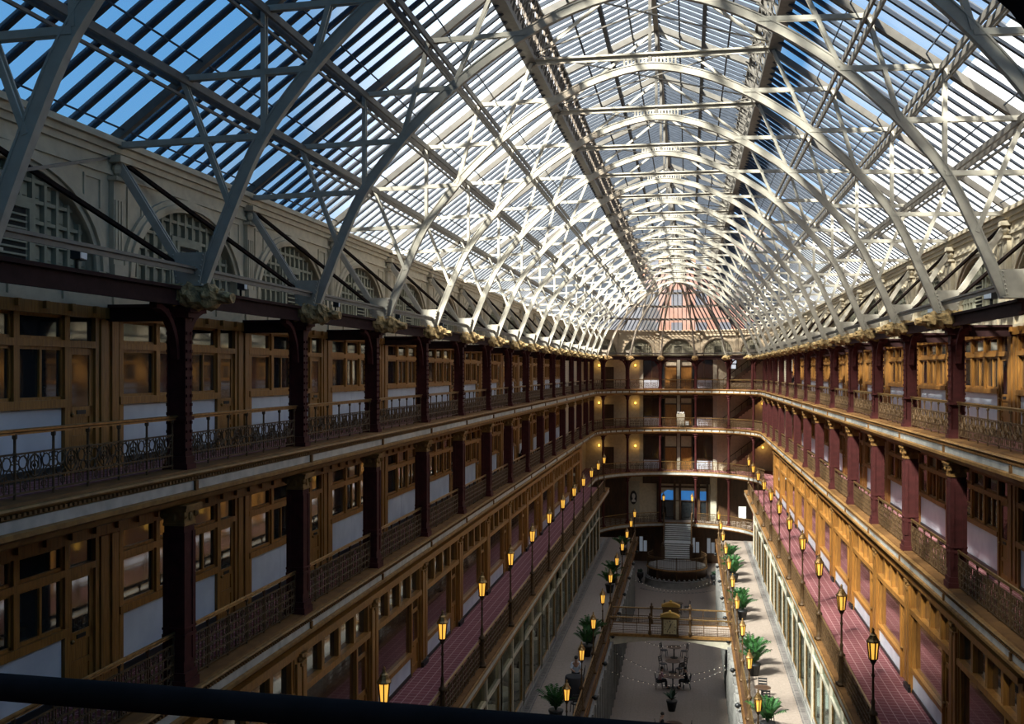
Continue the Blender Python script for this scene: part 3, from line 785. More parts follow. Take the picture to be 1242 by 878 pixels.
def rails(z, R, sp, gal, lo, hi, x=0):
    for s in (-1, 1):
        ids = [j for j in range(lo, hi) if seen([(s * R, (j + q / 6) * B, z + h) for q in range(7) for h in (0, .5, .95)])]
        for j in ids:
            loc, rz = bay_side(s, j, R)
            place_rail(sp, 'ornate iron railing of the %s, %s, %s' % (gal, SIDE[s], ordinal_side(j, ids)), (loc[0], loc[1], z), rz, '%s railings, %s' % (gal, SIDE[s]))
def rails_end(z, sp, gal, ks=range(7)):
    for k in ks:
        loc, rz = facet(k, RC); h = -chord(RC) / 2; loc = (loc[0] - math.sin(rz) * h, loc[1] + math.cos(rz) * h, z)
        place_rail(sp, 'iron railing of the %s, rounded end, %s from shaded side' % (gal, ORD[k]), loc, rz, '%s railings of the rounded end' % gal)
rails(Z5, RC, R5, 'top gallery', 2, 17); rails_end(Z5, A5, 'top gallery')
rails(Z4, RC, R4, 'middle gallery', 2, 17); rails_end(Z4, A4, 'middle gallery')
rails(Z3, 5.94, R3, 'lantern gallery', 2, 15); rails_end(Z3, A4, 'lantern gallery')
rails(Z2 + .10, RE2 + .08, R3, 'promenade', 2, 16); rails_end(Z2, A4, 'promenade level', [0, 1, 2, 4, 5, 6])

# shop fronts of the two upper galleries
def upper_shop(frieze):
    f = MB(); L = B
    u = [.07 * B, .305 * B, .54 * B, .775 * B, .925 * B]
    f.box(0, .10, 0, u[0] - .05, 0, 2.9); f.box(.10, .14, .06, u[0] - .12, .2, 2.7)
    f.box(0, .10, u[4] + .06, L, 0, 2.9); f.box(.10, .14, u[4] + .13, L - .06, .2, 2.7)
    for y in u[:4]: f.box(0, .12, y - .07, y + .07, 1.15 if y < u[3] - .1 and y > u[0] + .1 else 0, 2.8)
    f.box(0, .12, u[4] - .02, u[4] + .08, 0, 2.8)
    f.box(0, .15, u[0] - .07, u[3], 1.16, 1.30); f.box(0, .13, u[0] - .07, u[4] + .05, 2.18, 2.30); f.box(0, .17, 0, L, 2.72, 2.92)
    q = .1
    while q < L: f.box(.17, .24, q, q + .09, 2.80, 2.92); q += .7
    res = [('timber_frame', mk('timber_frame', f, 'wood'))]
    for i in range(3):
        g = MB().box(.02, .035, u[i] + .07, u[i + 1] - .07, 1.30, 2.18).box(.02, .035, u[i] + .07, u[i + 1] - .07, 2.30, 2.72)
        sash = MB(); c = (u[i] + u[i + 1]) / 2
        y0, y1 = u[i] + .07, u[i + 1] - .07
        for a, b_ in ((1.30, 2.18), (2.30, 2.72)):
            sash.box(.03, .07, y0, y0 + .05, a, b_).box(.03, .07, y1 - .05, y1, a, b_).box(.03, .07, y0, y1, a, a + .05).box(.03, .07, y0, y1, b_ - .05, b_)
        if i != 0: sash.box(.03, .075, c - .03, c + .03, 1.30, 2.18)
        res.append(('window_sash', mk('window_sash', sash, 'wood'), [('glass', mk('glass', g, 'glass'))]))
    mbl = MB()
    for i in range(2):
        a = u[0] + .02 + (u[3] - u[0] - .1) * i / 2; mbl.box(0, .06, a, a + (u[3] - u[0] - .1) / 2 - .008, .18, 1.16)
    res.append(('marble_panel', mk('marble_panel', mbl, 'marble')))
    res.append(('skirting', mk('skirting', MB().box(0, .09, u[0] - .05, u[3] - .07, 0, .18), 'black')))
    d = MB(); a, b_ = u[3] + .07, u[4] - .02
    d.box(.01, .05, a, b_, .02, 2.18).box(.05, .075, a, a + .12, .02, 2.18).box(.05, .075, b_ - .12, b_, .02, 2.18).box(.05, .075, a, b_, .02, .22).box(.05, .075, a, b_, .55, .66).box(.05, .075, a, b_, .98, 1.16).box(.05, .075, a, b_, 2.06, 2.18)
    gl = MB().box(.05, .06, a + .12, b_ - .12, 1.16, 2.06)
    slot = MB().box(.075, .09, (a + b_) / 2 - .13, (a + b_) / 2 + .13, 1.03, 1.10); knob = MB().ball((.12, a + .07, 1.02), .04, 6, 5)
    res.append(('door', mk('door', d, 'wood'), [('door_glass', mk('door_glass', gl, 'glass')), ('letter_slot', mk('letter_slot', slot, 'black')), ('door_knob', mk('door_knob', knob, 'brass'))]))
    res.append(('transom_glass', mk('transom_glass', MB().box(.02, .035, a, b_, 2.30, 2.72), 'glass')))
    if frieze:
        z = 2.92; fz = MB().box(0, .10, 0, L, z, 3.44).box(.10, .16, 0, L, z, z + .07).box(.10, .2, 0, L, 3.36, 3.46)
        for q in (.02, .25, .5, .75): fz.box(.10, .14, q * L, q * L + .12, z, 3.4)
        res.append(('painted_frieze', mk('painted_frieze', fz, 'plaster')))
    else:
        res.append(('painted_frieze', mk('painted_frieze', MB().box(0, .08, 0, L, 2.92, 3.32), 'wood_h')))
    return res
SH5 = upper_shop(True); SH4 = upper_shop(False)
def lower_shop():
    f = MB(); L = B; H = 3.85; u0, u1, u2 = .06 * B, .76 * B, .93 * B
    f.box(0, .16, 0, u0, 0, 3.45).box(.16, .22, .05, u0 - .06, .25, 3.3).box(0, .16, u2 + .02, L, 0, 3.45).box(.16, .22, u2 + .07, L - .05, .25, 3.3)
    f.box(0, .20, 0, L, 3.45, 3.6).box(0, .30, 0, L, 3.6, 3.72).box(0, .12, 0, L, 3.72, 3.86)
    f.box(0, .2, u0, u2, 2.50, 2.66)
    for t in range(5):
        y = u0 + (u2 - u0) * t / 4; f.box(0, .14, max(u0, y - .09), min(u2 + .02, y + .09), 2.66, 3.45)
    f.box(0, .12, u0, u0 + .12, .7, 2.5).box(0, .14, u1 - .12, u1, 0, 2.5).box(0, .16, u0, u1, .66, .80)
    caps = MB().box(0, .26, -.15, .15, 3.20, 3.28).ball((.18, -.12, 3.36), .08, 6, 5).ball((.18, .12, 3.36), .08, 6, 5).box(0, .28, -.17, .17, 3.42, 3.5)
    res = [('timber_frame', mk('timber_frame', f, 'wood')), ('pilaster_cap', mk('pilaster_cap', caps, 'mould')),
           ('display_glass', mk('display_glass', MB().box(.02, .04, u0 + .12, u1 - .12, .80, 2.5), 'brown_glass'))]
    for t in range(4):
        y0, y1 = u0 + (u2 - u0) * t / 4 + .09, u0 + (u2 - u0) * (t + 1) / 4 - .09
        res.append(('transom_light', mk('transom_light', MB().box(.0, .02, y0, y1, 2.66, 3.45), 'glass')))
    res.append(('marble_panel', mk('marble_panel', MB().box(0, .10, u0, u1 - .12, .12, .66), 'marble')))
    res.append(('skirting', mk('skirting', MB().box(0, .13, u0, u1 - .12, 0, .12).box(.16, .25, 0, u0, 0, .16).box(.16, .25, u2 + .02, L, 0, .16), 'black')))
    d = MB(); a, b_ = u1, u2
    d.box(.01, .05, a, b_, .02, 2.5).box(.05, .08, a, a + .12, .02, 2.5).box(.05, .08, b_ - .12, b_, .02, 2.5).box(.05, .08, a, b_, .02, .25).box(.05, .08, a, b_, .9, 1.05).box(.05, .08, a, b_, 2.0, 2.12)
    gl = MB().box(.05, .06, a + .12, b_ - .12, 1.05, 2.0).box(.05, .06, a + .12, b_ - .12, 2.12, 2.42)
    res.append(('door', mk('door', d, 'wood'), [('door_glass', mk('door_glass', gl, 'brown_glass')), ('door_knob', mk('door_knob', MB().ball((.12, a + .08, .98), .045, 6, 5), 'brass'))]))
    return res
SH3 = lower_shop()
def shops(z, R, sp, gal, lo, hi, top, nm, what):
    for s in (-1, 1):
        ids = [j for j in range(lo, hi) if seen([(s * R, (j + q / 6) * B, z + top * h) for q in range(7) for h in (0.02, .5, .95)])]
        for j in ids:
            loc, rz = bay_side(s, j, R)
            r = thing(nm, '%s, %s %s, %s' % (what, gal, SIDE[s], ordinal_side(j, ids)), 'shop front', (loc[0], loc[1], z), rz, '%s shop fronts, %s' % (gal, SIDE[s])); parts(r, sp)
shops(Z5, RW + .05, SH5, 'top gallery', 1, 15, 3.4, 'shop_front', 'oak shop front with glazed door')
shops(Z4, RW + .05, SH4, 'middle gallery', 1, 15, 3.2, 'shop_front', 'oak shop front with marble panel')
shops(Z3, RS3 + .06, SH3, 'lantern gallery', 1, 15, 3.8, 'shop_front', 'oak shop front with transom lights')
# promenade shop fronts: cream posts, big clear panes, low plinth
def promenade_shop():
    L = B; f = MB().box(-.1, .12, -.14, .14, 0, 4.2).box(-.1, .12, L - .14, L + .14, 0, 4.2).box(-.1, .1, L / 2 - .09, L / 2 + .09, 0, 4.2).box(-.12, .16, 0, L, 4.05, 4.35).box(-.1, .10, 0, L, 3.0, 3.1)
    pl = MB().box(-.2, .10, .14, L / 2 - .09, .0, .42).box(-.2, .10, L / 2 + .09, L - .14, .0, .42).box(-1.5, -.2, .14, L - .14, .0, .36)
    res = [('post_frame', mk('post_frame', f, 'cream')), ('plinth', mk('plinth', pl, 'stone'))]
    for a, b_ in ((.14, L / 2 - .09), (L / 2 + .09, L - .14)):
        res.append(('shop_pane', mk('shop_pane', MB().box(.0, .02, a, b_, .42, 3.0).box(.0, .02, a, b_, 3.1, 4.05), 'clear')))
    fr = MB()
    for a, b_ in ((.14, L / 2 - .09), (L / 2 + .09, L - .14)): fr.box(-.02, .05, a, a + .06, .42, 3).box(-.02, .05, b_ - .06, b_, .42, 3).box(-.02, .05, a, b_, .42, .48)
    res.append(('brass_beading', mk('brass_beading', fr, 'brass')))
    return res
SH2 = promenade_shop()
shops(Z2, RS2, SH2, 'promenade', 5, 15, 4.3, 'display_window', 'clear display window between cream posts')
def basement_shop():
    L = B; f = MB()
    for t in range(4): f.box(-.1, .20, L * t / 4 - .09, L * t / 4 + .09, 0, 3.8)
    f.box(-.1, .12, 0, L, 3.3, 3.8).box(-.1, .06, 0, L, 2.5, 2.6)
    res = [('post_frame', mk('post_frame', f, 'stone')), ('plinth', mk('plinth', MB().box(-.1, .12, 0, L, 0, .4), 'walnut'))]
    for t in range(4): res.append(('shop_pane', mk('shop_pane', MB().box(-.02, 0, L * t / 4 + .07, L * (t + 1) / 4 - .07, .4, 3.3), 'basement_glass')))
    return res
SH1 = basement_shop()
shops(Z1, RS1, SH1, 'lower hall', 8, 15, 3.8, 'display_window', 'narrow-paned lower display window')
# lamps inside the promenade windows
for s, js in ((-1, (5, 6, 7, 8, 9, 10, 11)), (1, (8, 10, 12))):
    for j in js:
        L = bpy.data.lights.new('window_lamp', 'POINT'); L.energy = 32; L.color = (1, .84, .62); L.shadow_soft_size = .15
        put('window_lamp', L, None, (s * (RS2 + .8), (j + .5) * B, Z2 + 3.4))
# goods in the promenade windows
white_chair = MB().lathe([(.38, .0), (.42, .3), (.40, .42)], 14).lathe([(.42, .40), (.47, .85), (.40, .85), (.36, .42)], 14)
WCH = mk('tub_chair', white_chair, 'white', True)
easel = MB().prism([(-.5, 0), (.5, 0), (0, .85)], -.25, .25)
TENT = mk('display_tent', easel, 'cream')
boxm = MB().box(-.3, .3, -.3, .3, 0, .7).box(-.34, .34, -.34, .34, .7, .76).ball((0, 0, 1.0), .2, 8, 6, (1, 1, 1.2)); PED = mk('display_pedestal', boxm, 'white')
vs = MB().lathe([(.12, 0), (.22, .2), (.16, .5), (.08, .62), (.12, .72)], 12); VAS = mk('vase', vs, 'navy', True)
GOODS = {-1: [(5, .62, 'tent'), (6, .35, 'tent'), (6, .8, 'ped'), (7, .35, 'tub'), (7, .8, 'tub'), (8, .3, 'tub'), (8, .75, 'vase'), (9, .4, 'ped'), (9, .8, 'vase'), (10, .5, 'tub'), (11, .4, 'ped')], 1: [(7, .3, 'tent'), (8, .3, 'ped'), (9, .35, 'vase'), (10, .3, 'vase'), (11, .4, 'ped'), (12, .4, 'ped')]}
GN = {'tent': ('display_stand', TENT, 'cream tent-shaped display stand', 'display stand'), 'tub': ('tub_chair', WCH, 'white tub chair', 'chair'), 'ped': ('display_pedestal', PED, 'white pedestal with ornament', 'pedestal'), 'vase': ('vase', VAS, 'dark vase', 'vase')}
for s in (-1, 1):
    ids = list(range(5, 15)) if s < 0 else list(range(7, 15))
    for j, q, k in GOODS[s]:
        n_, me, l_, c_ = GN[k]
        o = put(n_, me, None, (s * (RS2 + .75), (j + q) * B, Z2 + .36), j * .7)
        tag(o, '%s in the %s promenade window, %s, %s half' % (l_, SIDE[s].split()[0], ordinal_side(j, ids), 'near' if q < .5 else 'far'), c_)

# ================================================================== LANTERNS
def lantern_post(H):
    p = MB().lathe([(.13, 0), (.13, .12), (.09, .2), (.085, .9), (.12, .94), (.12, 1.0), (.06, 1.06), (.045, 1.2), (.06, 1.3), (.035, 1.36), (.03, H - .75), (.055, H - .70), (.03, H - .64), (.028, H - .42), (.06, H - .36), (.10, H - .28), (.13, H - .26)], 8)
    p.box(-.14, .14, -.14, .14, 0, .10)
    cg = MB(); 
    for t in range(6):
        a = 2 * PI * (t + .5) / 6; cg.bar((.10 * math.cos(a), .10 * math.sin(a), H - .26), (.145 * math.cos(a), .145 * math.sin(a), H + .20), .032, .032)
    gl = MB().lathe([(.088, H - .25), (.130, H + .19)], 6)
    cp = MB().lathe([(.17, H + .19), (.18, H + .22), (.13, H + .28), (.09, H + .36), (.10, H + .38), (.05, H + .42), (.03, H + .48), (.045, H + .51), (.01, H + .57)], 8)
    return [('post', mk('lamp_post', p, 'bronze', True)), ('lantern_cage', mk('lantern_cage', cg, 'bronze')), ('lantern_glass', mk('lantern_glass', gl, 'amber')), ('lantern_cap', mk('lantern_cap', cp, 'brass'))]
LP3 = lantern_post(2.68); LP2 = lantern_post(2.5)
for z, R, sp, gal, lo, hi in ((Z3 + .02, 5.88, LP3, 'lantern gallery', 2, 16), (Z2 + .12, RE2 + .10, LP2, 'promenade edge', 5, 17)):
    for s in (-1, 1):
        ids = [j for j in range(lo, hi) if seen([(s * R, j * B, z + 2.6)], -1)]
        for j in ids:
            r = thing('lantern_post', 'lit amber lantern on tall post, %s %s, %s' % (gal, SIDE[s], ordinal_side(j, ids)), 'lantern', (s * R, j * B, z), .26, 'amber lanterns, %s, %s' % (gal, SIDE[s])); parts(r, sp)
for s, nm in ((-1, 'shaded side'), (1, 'sunlit side')):
    r = thing('lantern_post', 'amber lantern at the head of the far staircase, %s' % nm, 'lantern', (s * 1.42, YA + 7.30, Z2), .26, 'stair head lanterns'); parts(r, LP2)
# spotlights on the promenade edge
sp_ = MB().ball((0, 0, 0), .12, 8, 6, (1.1, 1, 1)).box(-.16, .02, -.04, .04, -.03, .05)
SPT = [('lamp_head', mk('spotlight_head', sp_, 'black', True)), ('lamp_lens', mk('spotlight_lens', MB().lathe([(.085, -.13), (.085, -.11)], 8), 'shade_glass'))]
for s in (-1, 1):
    ids = [j for j in range(7, 16) if s < 0 or j > 7]
    for j in ids:
        r = thing('spotlight', 'black round spotlight on the promenade edge, %s, %s' % (SIDE[s], ordinal_side(j, ids)), 'spotlight', (s * (RE2 - .26), (j + .5) * B, Z2 - .2), 0 if s < 0 else PI, 'spotlights under the promenade edge'); parts(r, SPT)

# ================================================================== FAR END
def endwall(nm, label, cat, z, x, spec, group=None):
    r = thing(nm, label, cat, (x, YB, z), -PI / 2, group); parts(r, spec); return r
def end_shop(H):
    f = MB(); 
    for y, w in ((-3.75, .38), (.05, .30), (3.72, .38)): f.box(0, .22, y - w / 2, y + w / 2, 0, H)
    fr = MB()
    for y in (-3.55, -1.75, -1.35, -.12, .25, 1.4, 1.75, 3.5): fr.box(0, .14, y - .06, y + .06, 0, H - .3)
    fr.box(0, .16, -3.55, 3.5, H - .35, H - .05).box(0, .14, -3.55, -1.7, .98, 1.12).box(0, .14, 1.75, 3.5, .98, 1.12).box(0, .12, -1.35, 1.4, 2.25, 2.38)
    dw = MB()
    for a, b_ in ((-1.29, -.18), (.31, 1.34)):
        dw.box(.02, .06, a, b_, 0, 2.25).box(.06, .09, a, a + .14, 0, 2.25).box(.06, .09, b_ - .14, b_, 0, 2.25).box(.06, .09, a, b_, .9, 1.05).box(.06, .09, a, b_, 0, .2)
    res = [('pilaster', mk('pilaster', f, 'cream')), ('timber_frame', mk('timber_frame', fr, 'walnut')), ('doors', mk('doors', dw, 'wood'))]
    for a, b_ in ((-3.49, -1.81), (1.81, 3.44)):
        res.append(('window_glass', mk('window_glass', MB().box(.02, .04, a, b_, 1.12, H - .35), 'brown_glass'), [('mullion', mk('mullion', MB().box(.03, .08, (a + b_) / 2 - .04, (a + b_) / 2 + .04, 1.12, H - .35), 'walnut'))]))
        res.append(('marble_panel', mk('marble_panel', MB().box(0, .12, a, b_, .1, .98), 'marble')))
    res.append(('side_glass', mk('side_glass', MB().box(.02, .03, -1.7, -1.4, 0.1, H - .4).box(.02, .03, 1.45, 1.7, .1, H - .4), 'glass')))
    return res
for z, H, nm in ((Z5, 3.3, 'top gallery'), (Z4, 3.25, 'middle gallery'), (Z3, 3.8, 'lantern gallery')):
    endwall('end_shop_front', 'twin-door shop front in the middle of the far end wall, %s' % nm, 'shop front', z, 0, end_shop(H))
    endwall('service_door', 'plain dark brown door in the far end wall, %s' % nm, 'door', z, -7.1, [('door_leaf', mk('door_leaf', MB().box(0, .06, -.42, .42, 0, 2.15).box(.06, .08, -.3, .3, .2, .95).box(.06, .08, -.3, .3, 1.1, 2.0), 'walnut')), ('door_frame', mk('door_frame', MB().box(0, .1, -.52, -.42, 0, 2.25).box(0, .1, .42, .52, 0, 2.25).box(0, .1, -.52, .52, 2.15, 2.25), 'walnut'))], 'plain doors of the end wall')
    sc_ = [('back_plate', mk('back_plate', MB().box(0, .04, -.07, .07, -.12, .12).bar((.03, 0, -.05), (.16, 0, -.08), .03, .03), 'brass')), ('lamp_globe', mk('lamp_globe', MB().ball((.17, 0, .06), .11, 10, 8, (1, 1, 1.25)), 'pearl', True))]
    for x, wh in ((-8.1, 'beyond the dark door'), (-4.35, 'between dark door and shop front'), (8.45, 'in the sunlit side corner')):
        if z == Z5 and x > 0: continue
        endwall('wall_sconce', 'glowing yellow wall sconce, %s, %s' % (nm, wh), 'wall lamp', z + 2.35, x, sc_, 'glowing sconces of the end wall')
        L = bpy.data.lights.new('sconce_light', 'POINT'); L.energy = 14; L.color = (1, .62, .2); L.shadow_soft_size = .12
        put('sconce_light', L, None, (x, YB - .42, z + 2.42))
    # staircase rising to the sunlit side
    if z != Z5 or True:
        n = 16; rise = (Z4 - Z3 if z == Z3 else Z5 - Z4) / n; rise = min(rise, .235)
        stp = MB(); x0, x1 = 4.5, 9.3; st = (x1 - x0) / n
        for q in range(n): stp.box(x0 + q * st, x0 + (q + 1) * st + .03, -1.2, 0, q * rise, (q + 1) * rise)
        strg = MB().bar((x0, -1.24, .12), (x1, -1.24, n * rise + .05), .06, .35)
        rl = MB().bar((x0, -1.24, 1.0), (x1, -1.24, n * rise + .95), .06, .06)
        for q in range(0, n, 2): rl.bar((x0 + q * st, -1.24, q * rise + .1), (x0 + q * st, -1.24, q * rise + 1.0), .03, .03)
        r = thing('staircase', 'dark staircase rising along the far end wall, %s' % nm, 'staircase', (0, YB - .02, z), 0); parts(r, [('steps', mk('steps', stp, 'walnut')), ('stringer', mk('stringer', strg, 'walnut')), ('stair_railing', mk('stair_railing', rl, 'iron'))])
# bright daylight windows by the top stair
r = endwall('stair_window', 'bright white window beside the top gallery stair', 'window', Z5 + 2.0, 5.55, [('window_frame', mk('window_frame', MB().box(0, .1, -.36, -.30, 0, 1.05).box(0, .1, .30, .36, 0, 1.05).box(0, .1, -.36, .36, .48, .6).box(0, .1, -.36, .36, 0, .05).box(0, .1, -.36, .36, 1.0, 1.06), 'iron')),
    ('lit_pane', mk('lit_pane', MB().box(.02, .04, -.30, .30, .6, 1.0), 'daylight')), ('lit_pane', mk('lit_pane', MB().box(.02, .04, -.20, .24, .06, .48), 'daylight'))])
# promenade level: glazed doors, banner, poster on easel
f = MB()
for y in (-2.05, -.35, .2, 1.75, 2.1, 2.95): f.box(0, .2, y - .12, y + .12, 0, 4.0)
f.box(0, .2, -2.1, 3.0, 3.3, 3.5).box(0, .16, -2.1, 3.0, 1.95, 2.02)
gl = MB().box(.02, .05, -1.93, -.47, 0, 1.95).box(.02, .05, .32, 1.63, 0, 1.95).box(.02, .05, 2.22, 2.83, 0, 1.95)
bl = [('blue_pane', mk('blue_pane', MB().prism([(-1.9, 2.05), (-.5, 2.05), (-.5, 3.0), (-1.1, 3.05), (-1.9, 2.5)], .02, .05, 'x'), 'sea')),
      ('blue_pane', mk('blue_pane', MB().box(.02, .05, .32, 1.63, 2.05, 3.0), 'sea')), ('blue_pane', mk('blue_pane', MB().box(.02, .05, 2.22, 2.83, 2.05, 2.95), 'sea'))]
endwall('entrance_doors', 'dark glazed entrance doors with glowing blue transoms', 'doors', Z2, .0, [('door_frame', mk('door_frame', f, 'walnut')), ('door_glass', mk('door_glass', gl, 'glass'))] + bl)
endwall('entrance_pier', 'plain cream pier beside the blue-lit entrance doors', 'pier', Z2, 3.55, [('pier_body', mk('pier_body', MB().box(0, .3, -.3, .3, 0, 4.6), 'cream'))])
o = put('dark_panelling', fix(MB().box(-9.5, -5.3, YB - .06, YB, Z2, 8.9).box(3.95, 9.5, YB - .06, YB, Z2, 8.9).box(-3.6, 3.2, YB - .05, YB, 8.0, 8.9).mesh('dark_panelling', 'walnut'))); o['kind'] = 'structure'
o = put('wall_lower_far', fix(MB().box(-9.5, 9.5, YB - .08, YB, 0, 3.8).mesh('wall_lower_far', 'walnut'))); o['kind'] = 'structure'
n = 24; ov = [(.36 * math.cos(2 * PI * t / n), 2.2 + .72 * math.sin(2 * PI * t / n)) for t in range(n)]
bust = [(-.20, 1.75), (.20, 1.75), (.22, 1.92), (.09, 2.02), (.10, 2.12), (.17, 2.22), (.18, 2.45), (.10, 2.60), (-.06, 2.62), (-.15, 2.5), (-.14, 2.25), (-.08, 2.12), (-.09, 2.02), (-.2, 1.92)]
endwall('portrait_banner', 'cream banner with white bust in a black oval', 'banner', Z2, -4.55, [('banner_cloth', mk('banner_cloth', MB().box(0, .05, -.62, .62, .3, 3.9), 'cream')), ('black_oval', mk('black_oval', MB().prism(ov, .05, .07, 'x'), 'black')), ('white_bust', mk('white_bust', MB().prism(bust, .07, .09, 'x'), 'white'))])
ez = MB().bar((-.1, -.35, 0), (.05, -.05, 1.75), .05, .05).bar((-.1, .35, 0), (.05, .05, 1.75), .05, .05).bar((-.6, 0, 0), (.0, 0, 1.7), .05, .05).box(.0, .1, -.42, .42, .62, .68)
r = thing('easel', 'dark easel on the sunlit side of the promenade end', 'easel', (6.3, YA + 7.0, Z2), -PI / 2); parts(r, [('easel_frame', mk('easel_frame', ez, 'walnut'))])
r = tag(put('poster', mk('poster', MB().box(-.02, .02, -.36, .36, .69, 1.85), 'white'), None, (6.3, YA + 6.95, Z2), -PI / 2), 'white poster standing on the dark easel', 'poster')
for y, x in ((.3, -3.55), (.3, 1.75), (.3, 3.3)):
    o = thing('lobby_window', 'pale lit door window on the lower far wall, %s' % {-3.55: 'shaded side of the stair', 1.75: 'just beside the stair', 3.3: 'sunlit side of the stair'}[x], 'window', (x, YB - .08, .9), -PI / 2)
    parts(o, [('window_frame', mk('window_frame', MB().box(0, .08, -.45, -.38, 0, 1.7).box(0, .08, .38, .45, 0, 1.7).box(0, .08, -.04, .04, 0, 1.7).box(0, .08, -.45, .45, 1.62, 1.7), 'walnut')), ('lit_pane', mk('lit_pane', MB().box(.01, .03, -.38, -.04, .1, 1.62), 'pale_light')), ('lit_pane', mk('lit_pane', MB().box(.01, .03, .04, .38, .1, 1.2), 'pale_light'))])
# cart on the middle gallery
cart = MB().prism([(-.33, .15), (.33, .15), (.42, 1.35), (-.42, 1.35)], -.28, .28, 'x'); 
r = thing('linen_cart', 'cream cart heaped with bags at the middle gallery end', 'cart', (.05 * B, YA + 8.55, Z4), -PI / 2)
hp = MB()
for q in range(9): hp.ball((random.uniform(-.2, .2), random.uniform(-.3, .3), 1.38 + random.uniform(0, .12)), random.uniform(.09, .16), 7, 5)
wl = MB()
for x in (-.2, .2):
    for y in (-.25, .25): wl.lathe([(.03, .0), (.08, .03), (.08, .13), (.03, .16)], 8, (x, y, 0))
parts(r, [('cart_body', mk('cart_body', cart, 'cream')), ('linen_heap', mk('linen_heap', hp, 'white', True)), ('castor', mk('castor', wl, 'black')), ('side_box', mk('side_box', MB().box(-.2, .2, .45, .78, .2, .62), 'white'))])

# ------------------------------------------------------------------ great stair and round podium
YT, YF = YA + 7.35, 16.83 * B + 2.78; ZD = 1.68; HW = 1.25
stp = MB(); rsr = [MB(), MB()]; n = 17; Lr = YT - YF; ris = (Z2 - ZD) / n; y = YT; z = Z2; treads = []
run = (Lr - 1.3) / (n - 1)
for q in range(n):
    z -= ris; dy = 1.3 + run if q == 8 else run
    if q == n - 1: break
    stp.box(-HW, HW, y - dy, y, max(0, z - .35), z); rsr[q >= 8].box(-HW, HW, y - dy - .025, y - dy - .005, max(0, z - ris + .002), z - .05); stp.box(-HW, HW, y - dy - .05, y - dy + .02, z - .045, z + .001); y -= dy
lst = MB(); rl = MB(); pn = MB()
for s in (-1, 1):
    x = s * (HW + .08)
    lst.bar((x, YT, Z2 - .25), (x, YF, ZD - .15), .12, .55)
    rl.bar((x, YT, Z2 + .98), (x, YF, ZD + 1.0), .09, .08); rl.bar((x, YT, Z2 + .2), (x, YF, ZD + .25), .06, .05)
    for q in range(26):
        u = (q + .5) / 26; yy = YT + (YF - YT) * u; zz = Z2 + (ZD - Z2) * u; pn.bar((x, yy, zz), (x, yy, zz + .98), .04, .05)
sup = MB().box(-HW, HW, YF + 3.4, YT, 0, 1.6)
for s in (-1, 1):
    for q in (.1, .5): sup.box(s * 1.3 - .16, s * 1.3 + .16, YT + (YF - YT) * q - .16, YT + (YF - YT) * q + .16, 0, Z2 + (ZD - Z2) * q - .2)
nw = MB()
for s in (-1, 1): nw.box(s * 1.33 - .17, s * 1.33 + .17, YF - .2, YF + .14, ZD, ZD + 1.25).ball((s * 1.33, YF - .03, ZD + 1.38), .17, 8, 6)
r = thing('grand_staircase', 'pale stone staircase with bronze balustrades climbing to the far end', 'staircase', (0, 0, 0)); parts(r, [('steps', mk('steps', stp, 'stair')), ('risers', mk('upper_risers', rsr[0], 'stone')), ('risers', mk('lower_risers', rsr[1], 'stone')), ('stringers', mk('stringers', lst, 'walnut')), ('handrails', mk('handrails', rl, 'bronze')), ('balusters', mk('balusters', pn, 'bronze')), ('support_block', mk('support_block', sup, 'walnut')), ('newel_posts', mk('newel_posts', nw, 'walnut'))])  # shade on the risers is put into their darker stone colour
YP_ = 16.83 * B; nseg = 40
pod = MB().lathe([(2.62, 0), (2.62, 1.35), (2.72, 1.40), (2.74, 1.55), (2.70, ZD)], nseg)
deck = MB().lathe([(2.66, ZD - .005), (2.6, ZD + .012), (0.05, ZD + .014)], nseg)
base = MB().lathe([(2.98, 0), (2.95, .12), (2.93, .55), (2.97, .58), (2.97, .66), (2.62, .66)], nseg)
bl_ = MB()
for t in range(38):
    a = 2 * PI * t / 38; bl_.ball((2.80 * math.cos(a), 2.80 * math.sin(a), .74), .12, 7, 5)
rim = MB().lathe([(2.70, ZD - .16), (2.80, ZD - .12), (2.80, ZD - .06), (2.70, ZD - .02)], nseg)
rr = MB(); bs = MB()
arcp = [(2.66 * math.cos(PI * .60 - t * PI * 2.2 / 40 + 0), 2.66 * math.sin(PI * .60 - t * PI * 2.2 / 40), 0) for t in range(0)]
for h in (1.0, .12, .82):
    rr.tube([(2.66 * math.cos(a), 2.66 * math.sin(a), ZD + h) for a in [PI * .82 + PI * 1.36 * t / 36 for t in range(37)]], .03 if h == 1.0 else .016, 5)
for t in range(60):
    a = PI * .82 + PI * 1.36 * t / 59; bs.bar((2.66 * math.cos(a), 2.66 * math.sin(a), ZD), (2.66 * math.cos(a), 2.66 * math.sin(a), ZD + 1.0), .02, .02)
post6 = MB()
for t in range(7):
    a = PI * .82 + PI * 1.36 * t / 6; post6.bar((2.70 * math.cos(a), 2.70 * math.sin(a), .6), (2.70 * math.cos(a), 2.70 * math.sin(a), ZD + 1.12), .07, .07)
r = thing('round_podium', 'round dark podium with railed deck at the foot of the grand staircase', 'podium', (0, YP_, 0)); parts(r, [('drum', mk('drum', pod, 'walnut', True)), ('deck', mk('deck', deck, 'stone')), ('planter_ring', mk('planter_ring', base, 'stone')), ('white_blooms', mk('white_blooms', bl_, 'stone', True)), ('rim', mk('rim', rim, 'mould')), ('rails', mk('rails', rr, 'bronze')), ('balusters', mk('balusters', bs, 'bronze')), ('posts', mk('posts', post6, 'bronze'))])
urn = MB().lathe([(.2, 0), (.2, .08), (.12, .14), (.12, .3), (.30, .55), (.33, .9), (.28, .95)], 12); ufl = MB()
